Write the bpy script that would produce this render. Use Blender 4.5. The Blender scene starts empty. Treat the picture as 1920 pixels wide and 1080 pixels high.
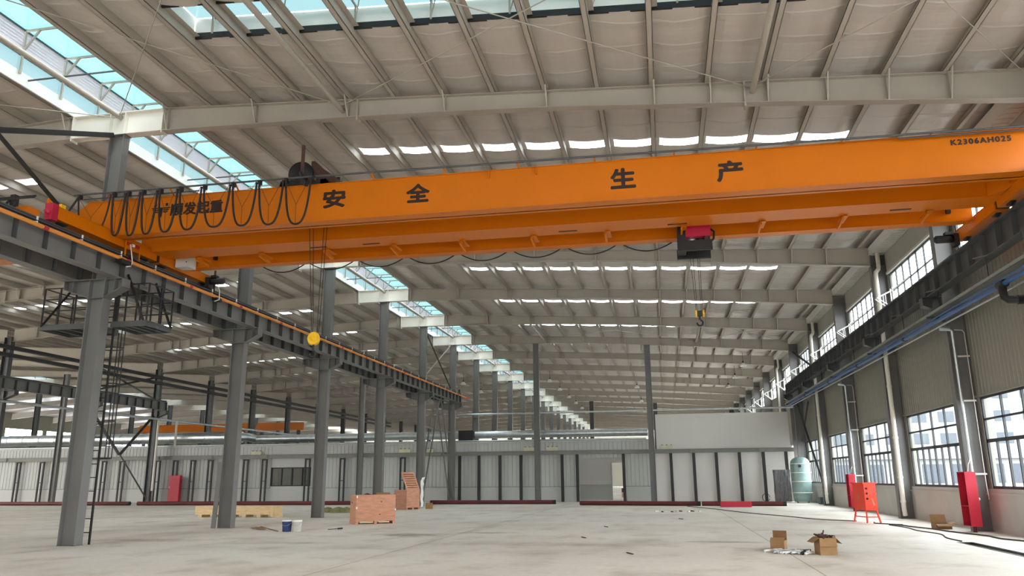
import bpy, math, random
from mathutils import Vector, Matrix
random.seed(7)
SC = bpy.context.scene
COL = SC.collection
PI = math.pi
ORD = ['first', 'second', 'third', 'fourth', 'fifth', 'sixth', 'seventh', 'eighth', 'ninth', 'tenth', 'eleventh', 'twelfth',
       'thirteenth', 'fourteenth', 'fifteenth', 'sixteenth', 'seventeenth', 'eighteenth', 'nineteenth', 'twentieth', 'twenty-first', 'twenty-second']

# ------------------------------------------------------------------ materials
def lin(h):
    h = h.lstrip('#')
    return tuple(((c / 12.92) if c <= 0.04045 else ((c + 0.055) / 1.055) ** 2.4) for c in (int(h[i:i + 2], 16) / 255 for i in (0, 2, 4)))

def mat(name, col, rough=0.6, metal=0.0, var=0.08, scale=2.0, bump=0.0, bscale=20.0, stretch=(1, 1, 1), spec=0.4):
    m = bpy.data.materials.new(name); m.use_nodes = True
    nt = m.node_tree; b = nt.nodes['Principled BSDF']
    c = lin(col) if isinstance(col, str) else col
    b.inputs['Roughness'].default_value = rough
    b.inputs['Metallic'].default_value = metal
    b.inputs['Specular IOR Level'].default_value = spec
    tc = nt.nodes.new('ShaderNodeNewGeometry')
    mp = nt.nodes.new('ShaderNodeVectorMath'); mp.operation = 'MULTIPLY'
    mp.inputs[1].default_value = stretch
    nt.links.new(tc.outputs['Position'], mp.inputs[0])
    nz = nt.nodes.new('ShaderNodeTexNoise'); nz.inputs['Scale'].default_value = scale; nz.inputs['Detail'].default_value = 4
    nt.links.new(mp.outputs[0], nz.inputs['Vector'])
    rp = nt.nodes.new('ShaderNodeValToRGB')
    rp.color_ramp.elements[0].position = 0.3; rp.color_ramp.elements[1].position = 0.7
    rp.color_ramp.elements[0].color = (*[x * (1 - var) for x in c], 1)
    rp.color_ramp.elements[1].color = (*[min(1, x * (1 + var)) for x in c], 1)
    nt.links.new(nz.outputs['Fac'], rp.inputs['Fac'])
    nt.links.new(rp.outputs['Color'], b.inputs['Base Color'])
    if bump:
        n2 = nt.nodes.new('ShaderNodeTexNoise'); n2.inputs['Scale'].default_value = bscale; n2.inputs['Detail'].default_value = 3
        nt.links.new(mp.outputs[0], n2.inputs['Vector'])
        bp = nt.nodes.new('ShaderNodeBump'); bp.inputs['Strength'].default_value = bump; bp.inputs['Distance'].default_value = 0.05
        nt.links.new(n2.outputs['Fac'], bp.inputs['Height'])
        nt.links.new(bp.outputs['Normal'], b.inputs['Normal'])
    return m

M = {}
M['steel'] = mat('grey_column_paint', '#71706e', 0.45, var=0.06, scale=1.5)
M['steel_dark'] = mat('dark_grey_steel_paint', '#4c4d4e', 0.45, var=0.08, scale=2)
M['frame_paint'] = mat('pale_grey_frame_paint', '#aaa398', 0.5, var=0.05, scale=1.2)
M['ridge_skylit'] = mat('skylit_ridge_piece_tone', '#dedad0', 0.45, var=0.04, scale=1.2)  # whiter than the rafter arms: skylight brightness put into the colour
M['black'] = mat('black_metal', '#1d1c1d', 0.5, var=0.2)
M['post_black'] = mat('black_post_paint', '#2c2a2b', 0.55, var=0.15)
M['rubber'] = mat('black_cable_rubber', '#1a1415', 0.55, var=0.1)
M['cord'] = mat('dark_red_cord', '#3a1512', 0.7)
M['orange'] = mat('crane_orange_paint', (0.56, 0.145, 0.002), 0.32, var=0.04, scale=0.8, spec=0.22)
M['busbar'] = mat('orange_busbar_plastic', '#d98a3a', 0.5, var=0.05)
M['red'] = mat('red_paint', '#b01f34', 0.4, var=0.08)
M['redbox'] = mat('orange_red_cabinet_paint', '#e8452c', 0.42, var=0.06)
M['redpipe'] = mat('red_primer_pipe', '#5c2426', 0.55, var=0.2, scale=1.0)
M['white'] = mat('white_paint', '#e6e4de', 0.45, var=0.04)
M['plastic_white'] = mat('white_pvc_pipe', '#dcd8cc', 0.35, var=0.04)
M['silver'] = mat('galvanised_steel', '#c3c9cb', 0.32, metal=0.85, var=0.12, scale=3)
M['blue'] = mat('blue_pipe_paint', '#2a568e', 0.35, var=0.06)
M['tray_grey'] = mat('cable_tray_grey', '#8f948f', 0.4, metal=0.4, var=0.08)
M['yellow'] = mat('yellow_paint', '#eab619', 0.4, var=0.06)
M['wallpanel'] = mat('ribbed_wall_panel_grey', '#87857a', 0.5, var=0.04, scale=0.6)
M['wall_upper'] = mat('plain_wall_panel_grey', '#a5a39b', 0.5, var=0.04, scale=0.6)
M['louvre_grey'] = mat('pale_louvre_grey', '#c4c3c8', 0.45, var=0.05, scale=1.0)
M['partition'] = mat('white_partition_panel', '#b5b6b2', 0.5, var=0.05, scale=0.5, stretch=(1, 1, 0.3))
M['whitepanel'] = mat('smooth_white_panel', '#cfccc6', 0.42, var=0.03, scale=0.4)
M['plaster'] = mat('sill_wall_plaster', '#b9b6b0', 0.8, var=0.06, scale=1.5)
M['film'] = mat('roof_insulation_film', '#c2bcb5', 0.3, var=0.04, scale=1.5, bump=0.4, bscale=2.2, stretch=(0.35, 1.6, 1), spec=0.5)
def film_seams(m):                                   # lapped film edges across the slope, every 1.07 m
    nt = m.node_tree; L = nt.links.new; b = nt.nodes['Principled BSDF']; old = b.inputs['Normal'].links[0].from_node
    g = nt.nodes.new('ShaderNodeNewGeometry'); sp = nt.nodes.new('ShaderNodeSeparateXYZ'); L(g.outputs['Position'], sp.inputs[0])
    nz = nt.nodes.new('ShaderNodeTexNoise'); nz.inputs['Scale'].default_value = 0.6; L(g.outputs['Position'], nz.inputs['Vector'])
    def mth(op, a, c):
        n = nt.nodes.new('ShaderNodeMath'); n.operation = op
        for i, v in enumerate((a, c)):
            if isinstance(v, (int, float)): n.inputs[i].default_value = v
            else: L(v, n.inputs[i])
        return n.outputs[0]
    y = mth('ADD', sp.outputs['Y'], mth('MULTIPLY', nz.outputs['Fac'], 0.5)); fr = mth('FRACT', mth('DIVIDE', y, 1.07), 0.0)
    rp = nt.nodes.new('ShaderNodeValToRGB'); e = rp.color_ramp.elements
    e[0].position = 0.0; e[0].color = (0, 0, 0, 1); e[1].position = 1.0; e[1].color = (0.55, 0.55, 0.55, 1)
    n1 = rp.color_ramp.elements.new(0.06); n1.color = (1, 1, 1, 1); n2 = rp.color_ramp.elements.new(0.3); n2.color = (0.25, 0.25, 0.25, 1)
    L(fr, rp.inputs['Fac'])
    bp = nt.nodes.new('ShaderNodeBump'); bp.inputs['Strength'].default_value = 0.55; bp.inputs['Distance'].default_value = 0.05
    L(rp.outputs['Color'], bp.inputs['Height']); L(old.outputs['Normal'], bp.inputs['Normal']); L(bp.outputs['Normal'], b.inputs['Normal'])
film_seams(M['film'])
M['dark_frame'] = mat('dark_window_frame', '#34363a', 0.45, var=0.1)
M['plywood'] = mat('reddish_plywood', '#c48c70', 0.65, var=0.16, scale=3.0, stretch=(1, 1, 4), bump=0.05)
M['pine'] = mat('pale_pine_boards', '#dcbf93', 0.65, var=0.14, scale=4, stretch=(1, 1, 5))
M['card'] = mat('brown_cardboard', '#97744f', 0.8, var=0.1, scale=6)
M['card_dark'] = mat('inner_cardboard', '#7a573a', 0.85, var=0.12, scale=6)
M['tank'] = mat('wrapped_tank_green', '#7b9491', 0.28, var=0.1, scale=3, bump=0.25, bscale=9, spec=0.6)
M['tank_dark'] = mat('tank_green_paint', '#4d6361', 0.4)
M['filmwrap'] = mat('grey_plastic_wrap', '#5a585b', 0.15, var=0.4, scale=5, bump=0.8, bscale=6, stretch=(3, 3, 0.6), spec=0.8)
M['sack'] = mat('olive_canvas', '#7d7a52', 0.9, var=0.25, scale=6, bump=0.4)
M['straw'] = mat('broom_straw', '#8f6d4f', 0.9, var=0.3, scale=30)
M['bluecan'] = mat('blue_bucket_label', '#48588c', 0.4, var=0.12, scale=12)
M['beigebox'] = mat('beige_box', '#c9c4a8', 0.5)
M['beam_beige'] = mat('grey_green_beam_paint', '#7f7f77', 0.5, var=0.06)
M['letter'] = mat('black_brown_lettering', '#26130c', 0.5, var=0.1)
M['hoistred'] = mat('hoist_red_hood', '#b01d3d', 0.35)
M['ctrl'] = mat('light_grey_control_box', '#cfd0cc', 0.4)
M['asphalt'] = mat('outdoor_paving', '#8f8f8c', 0.9, var=0.1)
M['facade'] = mat('white_facade', '#80807e', 0.8, var=0.04)
M['facade_glass'] = mat('dark_facade_glass', '#3f464e', 0.25)
M['hedge'] = mat('hedge_leaves', '#47603a', 0.9, var=0.4, scale=3)
M['rust'] = mat('rusty_scrap', '#4a3028', 0.7, var=0.3, scale=20)
M['cable_grey'] = mat('grey_floor_cable', '#3b3a38', 0.6)
M['lampwhite'] = mat('white_lamp_shade', '#e9e9e6', 0.4)
M['soffit'] = mat('gutter_soffit_grey', '#c9c7c0', 0.45, var=0.05)

def clear_mat(name, tint, gloss=0.08, trans=0.0, rough=0.05):
    m = bpy.data.materials.new(name); m.use_nodes = True
    nt = m.node_tree; nt.nodes.clear()
    out = nt.nodes.new('ShaderNodeOutputMaterial')
    t = nt.nodes.new('ShaderNodeBsdfTransparent'); t.inputs['Color'].default_value = (*tint, 1)
    g = nt.nodes.new('ShaderNodeBsdfGlossy'); g.inputs['Roughness'].default_value = rough
    mx = nt.nodes.new('ShaderNodeMixShader'); mx.inputs[0].default_value = gloss
    nt.links.new(g.outputs[0], mx.inputs[2])
    if trans:
        d = nt.nodes.new('ShaderNodeBsdfTranslucent'); d.inputs['Color'].default_value = (*tint, 1)
        m2 = nt.nodes.new('ShaderNodeMixShader'); m2.inputs[0].default_value = trans
        nt.links.new(t.outputs[0], m2.inputs[1]); nt.links.new(d.outputs[0], m2.inputs[2])
        nt.links.new(m2.outputs[0], mx.inputs[1])
    else:
        nt.links.new(t.outputs[0], mx.inputs[1])
    nt.links.new(mx.outputs[0], out.inputs['Surface'])
    return m
M['glass'] = clear_mat('window_glass', (0.74, 0.77, 0.77), 0.06)
M['daylight'] = clear_mat('clear_roof_panel', (0.27, 0.29, 0.29), 0.05, 0.35)
M['cyan'] = clear_mat('cyan_roof_panel', (0.034, 0.068, 0.071), 0.05, 0.4, 0.2)
M['cyan_pale'] = clear_mat('pale_cyan_glazing', (0.034, 0.055, 0.058), 0.05, 0.4, 0.2)

def floor_mat():
    m = bpy.data.materials.new('concrete_floor'); m.use_nodes = True
    nt = m.node_tree; b = nt.nodes['Principled BSDF']; L = nt.links.new
    g = nt.nodes.new('ShaderNodeNewGeometry')
    def noise(scale, det, vec=None):
        n = nt.nodes.new('ShaderNodeTexNoise'); n.inputs['Scale'].default_value = scale; n.inputs['Detail'].default_value = det
        L(vec or g.outputs['Position'], n.inputs['Vector']); return n.outputs['Fac']
    def ramp(fac, p0, p1, c0, c1):
        r = nt.nodes.new('ShaderNodeValToRGB'); e = r.color_ramp.elements
        e[0].position, e[1].position = p0, p1; e[0].color = (*c0, 1); e[1].color = (*c1, 1)
        L(fac, r.inputs['Fac']); return r.outputs['Color']
    def mul(a, bcol, fac=1.0):
        x = nt.nodes.new('ShaderNodeMix'); x.data_type = 'RGBA'; x.blend_type = 'MULTIPLY'; x.inputs[0].default_value = fac
        L(a, x.inputs[6]); L(bcol, x.inputs[7]); return x.outputs[2]
    base = ramp(noise(0.16, 5), 0.35, 0.65, lin('#d8d2c8'), lin('#e6e2d8'))
    warm = ramp(noise(0.09, 3), 0.4, 0.62, (1, 1, 1), (1.0, 0.955, 0.93))
    st = nt.nodes.new('ShaderNodeVectorMath'); st.operation = 'MULTIPLY'; st.inputs[1].default_value = (1.0, 0.8, 1)
    L(g.outputs['Position'], st.inputs[0])
    stain = ramp(noise(0.5, 6, st.outputs[0]), 0.34, 0.50, (0.82, 0.80, 0.78), (1, 1, 1))
    fine = ramp(noise(7, 4), 0.3, 0.7, (0.93, 0.93, 0.93), (1.03, 1.03, 1.03))
    sp = nt.nodes.new('ShaderNodeSeparateXYZ'); L(g.outputs['Position'], sp.inputs[0])
    def mth(op, a, bval):
        n = nt.nodes.new('ShaderNodeMath'); n.operation = op
        for i, v in enumerate((a, bval)):
            if hasattr(v, 'links') or not isinstance(v, (int, float)): L(v, n.inputs[i])
            else: n.inputs[i].default_value = v
        return n.outputs[0]
    # saw-cut joints run along the hall every 8.65 m and across it every bay
    def joint(coord, off, period, width):
        a = mth('ADD', coord, off); a = mth('DIVIDE', a, period); a = mth('FRACT', a, 0.0); a = mth('SUBTRACT', a, 0.5); a = mth('ABSOLUTE', a, 0.0)
        return mth('LESS_THAN', a, width / period)
    j = mth('MAXIMUM', joint(sp.outputs['X'], 6.15 + 4.325 + 86.5, 8.65, 0.018), joint(sp.outputs['Y'], 3.75 + 60 - 3.6, 7.5, 0.007))
    jc = ramp(j, 0.0, 1.0, (1, 1, 1), (0.62, 0.6, 0.58))
    ax = mth('ABSOLUTE', mth('ADD', sp.outputs['X'], 6.1), 0.0)          # worn dirty strip along the saw cut left of centre
    st2 = nt.nodes.new('ShaderNodeVectorMath'); st2.operation = 'MULTIPLY'; st2.inputs[1].default_value = (1.6, 0.5, 1); L(g.outputs['Position'], st2.inputs[0])
    dirt = ramp(mth('ADD', mth('MULTIPLY', ax, 0.35), noise(0.9, 6, st2.outputs[0])), 0.38, 0.62, (0.76, 0.72, 0.68), (1, 1, 1))
    st3 = nt.nodes.new('ShaderNodeVectorMath'); st3.operation = 'MULTIPLY'; st3.inputs[1].default_value = (0.9, 0.75, 1); L(g.outputs['Position'], st3.inputs[0])
    streak = ramp(noise(1.1, 7, st3.outputs[0]), 0.34, 0.47, (0.80, 0.77, 0.74), (1, 1, 1))
    def spot(cx, cy, rx, ry, amt):
        v = nt.nodes.new('ShaderNodeVectorMath'); v.operation = 'SUBTRACT'; v.inputs[1].default_value = (cx, cy, 0); L(g.outputs['Position'], v.inputs[0])
        w = nt.nodes.new('ShaderNodeVectorMath'); w.operation = 'MULTIPLY'; w.inputs[1].default_value = (1 / rx, 1 / ry, 0); L(v.outputs[0], w.inputs[0])
        ln = nt.nodes.new('ShaderNodeVectorMath'); ln.operation = 'LENGTH'; L(w.outputs[0], ln.inputs[0])
        return ramp(mth('MULTIPLY', mth('ADD', ln.outputs['Value'], mth('MULTIPLY', noise(3.0, 6, st3.outputs[0]), 1.4)), 0.5), 0.46, 0.8, (amt, amt * .97, amt * .93), (1, 1, 1))
    spots = None
    for a in ((-7.6, 23.2, 1.5, 0.9, 0.5), (-5.4, 24.3, 1.2, 0.6, 0.62), (1.4, 21.3, 1.3, 0.4, 0.52), (2.2, 19.2, 0.5, 1.0, 0.7), (-14.2, 20.5, 2.2, 0.8, 0.72), (-2.2, 20.2, 2.6, 0.9, 0.78), (-9.5, 20.0, 1.5, 0.5, 0.8), (4.6, 24.0, 1.6, 0.7, 0.8), (8.2, 32.6, 0.5, 1.0, 0.55), (8.6, 24.4, 0.7, 1.0, 0.5)):
        q = spot(*a); spots = q if spots is None else mul(spots, q)
    base = mul(base, spots)
    c = mul(mul(mul(mul(mul(mul(base, warm), stain, 0.8), fine), jc), dirt, 0.8), streak, 0.75)
    L(c, b.inputs['Base Color'])
    b.inputs['Roughness'].default_value = 0.55; b.inputs['Specular IOR Level'].default_value = 0.3
    bp = nt.nodes.new('ShaderNodeBump'); bp.inputs['Strength'].default_value = 0.08; bp.inputs['Distance'].default_value = 0.02
    L(noise(12, 4), bp.inputs['Height']); L(bp.outputs['Normal'], b.inputs['Normal'])
    return m
M['floor'] = floor_mat()

# ------------------------------------------------------------------ mesh builder
class MB:
    def __init__(s): s.v = []; s.f = []; s.mi = []; s.sm = []
    def add(s, vs, fs, mi=0, smooth=False):
        o = len(s.v); s.v += [tuple(p) for p in vs]
        for f in fs: s.f.append(tuple(i + o for i in f)); s.mi.append(mi); s.sm.append(smooth)
        return s
    def box(s, x0, x1, y0, y1, z0, z1, mi=0):
        vs = [(x, y, z) for z in (z0, z1) for y in (y0, y1) for x in (x0, x1)]
        return s.add(vs, [(0, 2, 3, 1), (4, 5, 7, 6), (0, 1, 5, 4), (2, 6, 7, 3), (0, 4, 6, 2), (1, 3, 7, 5)], mi)
    def prism(s, poly, ext, mi=0):
        ext = Vector(ext); n = len(poly)
        a = [Vector(p) for p in poly]; vs = a + [p + ext for p in a]
        fs = [tuple(range(n - 1, -1, -1)), tuple(range(n, 2 * n))] + [(i, (i + 1) % n, n + (i + 1) % n, n + i) for i in range(n)]
        nrm = Vector((0, 0, 0))
        for i in range(n): nrm += a[i].cross(a[(i + 1) % n])
        if nrm.dot(ext) < 0: fs = [tuple(reversed(f)) for f in fs]
        return s.add(vs, fs, mi)
    def bar(s, p, q, w, h=None, up=(0, 0, 1), mi=0):
        p, q = Vector(p), Vector(q); h = h or w; d = (q - p).normalized(); u = Vector(up)
        if abs(d.dot(u)) > 0.98: u = Vector((1, 0, 0)) if abs(d.x) < 0.9 else Vector((0, 1, 0))
        a = d.cross(u).normalized(); b = a.cross(d).normalized()
        vs = [c + a * i * w / 2 + b * j * h / 2 for c in (p, q) for i, j in ((-1, -1), (1, -1), (1, 1), (-1, 1))]
        return s.add(vs, [(0, 1, 2, 3), (7, 6, 5, 4), (0, 4, 5, 1), (1, 5, 6, 2), (2, 6, 7, 3), (3, 7, 4, 0)][::1], mi)
    def angle(s, p, q, w, t=0.012, mi=0):
        p, q = Vector(p), Vector(q); d = (q - p).normalized(); u = Vector((0, 0, 1))
        a = d.cross(u)
        a = a.normalized() if a.length > .05 else Vector((1, 0, 0)); b = a.cross(d).normalized()
        poly = [(0, 0), (w, 0), (w, t), (t, t), (t, w), (0, w)]
        return s.prism([p + a * x + b * y for x, y in poly], q - p, mi)
    def tube(s, path, r, n=8, mi=0, closed=False):
        P = [Vector(p) for p in path]; rings = []; prev = None
        for i, p in enumerate(P):
            if closed: d = P[(i + 1) % len(P)] - P[i - 1]
            else: d = P[min(i + 1, len(P) - 1)] - P[max(i - 1, 0)]
            d.normalize()
            if prev is None:
                u = Vector((0, 0, 1)) if abs(d.z) < 0.9 else Vector((1, 0, 0))
                a = d.cross(u).normalized()
            else:
                a = (prev - d * prev.dot(d)); a = a.normalized() if a.length > 1e-6 else d.orthogonal().normalized()
            prev = a; b = d.cross(a)
            rings.append([p + (a * math.cos(2 * PI * k / n) + b * math.sin(2 * PI * k / n)) * r for k in range(n)])
        vs = [v for R in rings for v in R]; m = len(P); fs = []
        for i in range(m if closed else m - 1):
            j = (i + 1) % m
            for k in range(n): fs.append((i * n + k, i * n + (k + 1) % n, j * n + (k + 1) % n, j * n + k))
        s.add(vs, fs, mi, True)
        if not closed:
            s.add(rings[0], [tuple(range(n - 1, -1, -1))], mi); s.add(rings[-1], [tuple(range(n))], mi)
        return s
    def cyl(s, p, q, r, n=16, mi=0): return s.tube([p, q], r, n, mi)
    def lathe(s, c, prof, n=24, axis='z', mi=0):
        c = Vector(c); vs = []
        for r, h in prof:
            for k in range(n):
                a = 2 * PI * k / n
                o = {'z': (r * math.cos(a), r * math.sin(a), h), 'x': (h, r * math.cos(a), r * math.sin(a)), 'y': (r * math.sin(a), h, r * math.cos(a))}[axis]
                vs.append(c + Vector(o))
        fs = [(i * n + k, i * n + (k + 1) % n, (i + 1) * n + (k + 1) % n, (i + 1) * n + k) for i in range(len(prof) - 1) for k in range(n)]
        return s.add(vs, fs, mi, True)
    def hcol(s, x0, x1, yc, b, z0, z1, tf=0.018, tw=0.012, mi=0):      # upright H section, web in the X-Z plane
        s.box(x0, x0 + tf, yc - b / 2, yc + b / 2, z0, z1, mi); s.box(x1 - tf, x1, yc - b / 2, yc + b / 2, z0, z1, mi)
        return s.box(x0 + tf, x1 - tf, yc - tw / 2, yc + tw / 2, z0, z1, mi)
    def build(s, name, mats, parent=None, origin=None):
        me = bpy.data.meshes.new(name)
        if parent is not None: origin = world_loc(parent)
        elif origin is None:
            xs, ys, zs = zip(*s.v); origin = ((min(xs) + max(xs)) / 2, (min(ys) + max(ys)) / 2, min(zs))
        o = Vector(origin)
        me.from_pydata([Vector(v) - o for v in s.v], [], s.f); me.update()
        for m in (mats if isinstance(mats, (list, tuple)) else [mats]): me.materials.append(M[m] if isinstance(m, str) else m)
        me.polygons.foreach_set('material_index', s.mi); me.polygons.foreach_set('use_smooth', s.sm)
        ob = bpy.data.objects.new(name, me); COL.objects.link(ob)
        if parent is not None: ob.parent = parent
        else: ob.location = o
        return ob

def world_loc(o):
    v = Vector((0, 0, 0))
    while o is not None: v += Vector(o.location); o = o.parent
    return v
def tag(o, label, cat, group=None, kind=None):
    o['label'] = label; o['category'] = cat
    if group: o['group'] = group
    if kind: o['kind'] = kind
    return o
def thing(name, label, cat, loc, group=None):
    o = bpy.data.objects.new(name, None); o.empty_display_size = 0.2; o.location = loc; COL.objects.link(o)
    return tag(o, label, cat, group)
def struct(o, label=None, cat=None):
    o['kind'] = 'structure'
    if label: o['label'] = label
    if cat: o['category'] = cat
    return o
def kids(o): return [c for c in ALLKIDS.get(o.name, [])]
ALLKIDS = {}
def copy_tree(o, loc=None, label=None, parent=None):
    c = o.copy(); COL.objects.link(c)
    if parent is not None: c.parent = parent
    if loc is not None: c.location = loc
    if label: c['label'] = label
    for ch in [x for x in o.children]: copy_tree(ch, parent=c)
    return c
def dup(o, parent, loc):
    c = o.copy(); COL.objects.link(c); c.parent = parent; c.location = loc; return c
def text_mesh(body, x0, x1, z0, z1, y, bold=0.02, space=1.0):
    """lettering flat on a wall facing -Y; the strokes are thickened with shifted copies"""
    cu = bpy.data.curves.new('lettering', 'FONT'); cu.body = body; cu.space_character = space
    ob = bpy.data.objects.new('lettering_tmp', cu); COL.objects.link(ob); bpy.context.view_layer.update()
    me = bpy.data.meshes.new_from_object(ob.evaluated_get(bpy.context.evaluated_depsgraph_get()))
    mb = MB(); vs = [v.co.copy() for v in me.vertices]; fs = [tuple(p.vertices) for p in me.polygons]
    ax, bx = min(v.x for v in vs), max(v.x for v in vs); ay, by = min(v.y for v in vs), max(v.y for v in vs)
    for i, (dx, dz) in enumerate(((0, 0), (bold, 0), (-bold, 0), (0, bold), (0, -bold), (bold * .7, bold * .7), (-bold * .7, bold * .7), (bold * .7, -bold * .7), (-bold * .7, -bold * .7))):
        mb.add([(x0 + bold + (v.x - ax) / (bx - ax) * (x1 - x0 - 2 * bold) + dx, y - 0.0008 * i, z0 + bold + (v.y - ay) / (by - ay) * (z1 - z0 - 2 * bold) + dz) for v in vs], fs)
    bpy.data.objects.remove(ob); bpy.data.meshes.remove(me)
    return mb

# ------------------------------------------------------------------ camera
FPX, YAW, PITCH, ROLL, CAMH = 1468.59, 0.1863, 0.2395, -0.0075, 1.5732
cam = bpy.data.cameras.new('camera'); cam.sensor_width = 36; cam.lens = FPX / 1920 * 36; cam.clip_end = 600; cam.clip_start = 0.1
co = bpy.data.objects.new('camera', cam); COL.objects.link(co); SC.camera = co
R0 = Vector((math.cos(YAW), math.sin(YAW), 0)); F0 = Vector((-math.sin(YAW), math.cos(YAW), 0)); ZZ = Vector((0, 0, 1))
FW = F0 * math.cos(PITCH) + ZZ * math.sin(PITCH); UP = -F0 * math.sin(PITCH) + ZZ * math.cos(PITCH)
RR = R0 * math.cos(ROLL) + UP * math.sin(ROLL); UU = UP * math.cos(ROLL) - R0 * math.sin(ROLL)
co.matrix_world = Matrix(((RR.x, UU.x, -FW.x, 0), (RR.y, UU.y, -FW.y, 0), (RR.z, UU.z, -FW.z, CAMH), (0, 0, 0, 1)))

# ------------------------------------------------------------------ layout constants (metres)
BAY = 7.5
def YK(k): return 18.6 + (k - 1) * BAY
KEND = 20
YEND = YK(KEND) + 3.75
YSTART = -26.0
XL, XU = -14.87, -15.08            # left column: inner flange face, centre of upper shaft
XR, XW = 8.78, 9.36                # right column inner flange face, inner face of window wall
RIDGE = -15.13
XV = 2 * RIDGE - XR - .0           # valley column line, far side of the left slope
SL = 0.0557
def ztop(x):                       # top of rafters on the three slopes
    if x >= -13.65: return 12.05 - SL * (x + 13.65)
    if x >= -16.61: return 12.05
    if x >= -39.3: return 12.05 + SL * (x + 16.61)
    return 12.05 + SL * (-39.3 + 16.61) - SL * (x + 39.3)
def mir(x): return 2 * RIDGE - x
PURL = [-13.5 + 1.372 * i for i in range(17)]        # purlin lines on the right-hand slope

# ------------------------------------------------------------------ floor with an open cable trench
b = MB()
tx0, tx1, ty0, ty1 = 6.92, 7.25, 13.0, 21.7
fx0, fx1, fy0, fy1 = -92.0, 9.7, YSTART, YEND + 4
b.add([(fx0, fy0, 0), (tx0, fy0, 0), (tx0, fy1, 0), (fx0, fy1, 0)], [(0, 1, 2, 3)])
b.add([(tx1, fy0, 0), (fx1, fy0, 0), (fx1, fy1, 0), (tx1, fy1, 0)], [(0, 1, 2, 3)])
b.add([(tx0, fy0, 0), (tx1, fy0, 0), (tx1, ty0, 0), (tx0, ty0, 0)], [(0, 1, 2, 3)])
b.add([(tx0, ty1, 0), (tx1, ty1, 0), (tx1, fy1, 0), (tx0, fy1, 0)], [(0, 1, 2, 3)])
d = -0.45
b.add([(tx0, ty0, 0), (tx1, ty0, 0), (tx1, ty1, 0), (tx0, ty1, 0), (tx0, ty0, d), (tx1, ty0, d), (tx1, ty1, d), (tx0, ty1, d)],
      [(0, 4, 5, 1), (1, 5, 6, 2), (2, 6, 7, 3), (3, 7, 4, 0), (4, 7, 6, 5)])
fl = struct(b.build('floor', 'floor', origin=(0, 0, 0)), 'pale grey concrete floor with saw-cut joints and stains', 'floor')
b = MB()
b.box(tx0 - 0.02, tx0 + 0.025, ty0, ty1, -0.05, 0.006); b.box(tx1 - 0.025, tx1 + 0.02, ty0, ty1, -0.05, 0.006); b.box(tx0, tx1, ty1 - 0.02, ty1 + 0.02, -0.05, 0.006)
tag(b.build('trench_frame', 'black'), 'dark steel frame around the open cable trench in the floor', 'trench frame')

# ------------------------------------------------------------------ window wall (right)
WZ = [(1.2, 3.86), (7.95, 9.6)]                     # lower and upper window bands
BAYS_IN = list(range(0, KEND + 1))
def ribbed(b, y0, y1, z0, z1, x, pitch=0.25, dep=0.025):
    n = max(1, round((y1 - y0) / pitch)); p = (y1 - y0) / n; pts = []
    for i in range(n):
        a = y0 + i * p
        pts += [(x, a), (x, a + p * 0.62), (x - dep, a + p * 0.7), (x - dep, a + p * 0.92)]
    pts.append((x, y1))
    vs = [(px, py, z) for z in (z0, z1) for px, py in pts]; m = len(pts)
    b.add(vs, [(i, m + i, m + i + 1, i + 1) for i in range(m - 1)])
b = MB()
b.box(XW - 0.04, XW + 0.2, YSTART, YEND, 0, 1.08)
b.box(XW - 0.09, XW + 0.2, YSTART, YEND, 1.02, 1.08)
b.box(XW - 0.02, XW + 0.2, YSTART, YEND, 1.08, 1.2)
struct(b.build('wall_right', 'plaster', origin=(XW, 20, 0)), 'plastered sill wall under the lower windows', 'wall')
b = MB()
ribbed(b, YSTART, YEND, 3.9, 7.95, XW, 0.25, 0.014); b.box(XW + 0.03, XW + 0.2, YSTART, YEND, 3.86, 7.95)
b.box(XW - 0.05, XW + 0.1, YSTART, YEND, 3.86, 3.92)
for k in range(-3, KEND + 1):                       # solid strips behind the columns, between the windows
    b.box(XW, XW + 0.2, YK(k) - 0.3, YK(k) + 0.3, 1.2, 3.86); b.box(XW, XW + 0.2, YK(k) - 0.3, YK(k) + 0.3, 7.95, 9.6)
struct(b.build('wall_right', 'wallpanel', origin=(XW, 20, 3.9)), 'ribbed grey metal wall between the two window bands', 'wall')
b = MB()
b.box(XW, XW + 0.2, YSTART, YEND, 9.62, 11.3); b.box(XW - 0.008, XW + 0.1, YSTART, YEND, 9.58, 9.66)
struct(b.build('wall_right', 'wall_upper', origin=(XW, 20, 9.6)), 'plain grey metal wall above the upper windows', 'wall')

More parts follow.
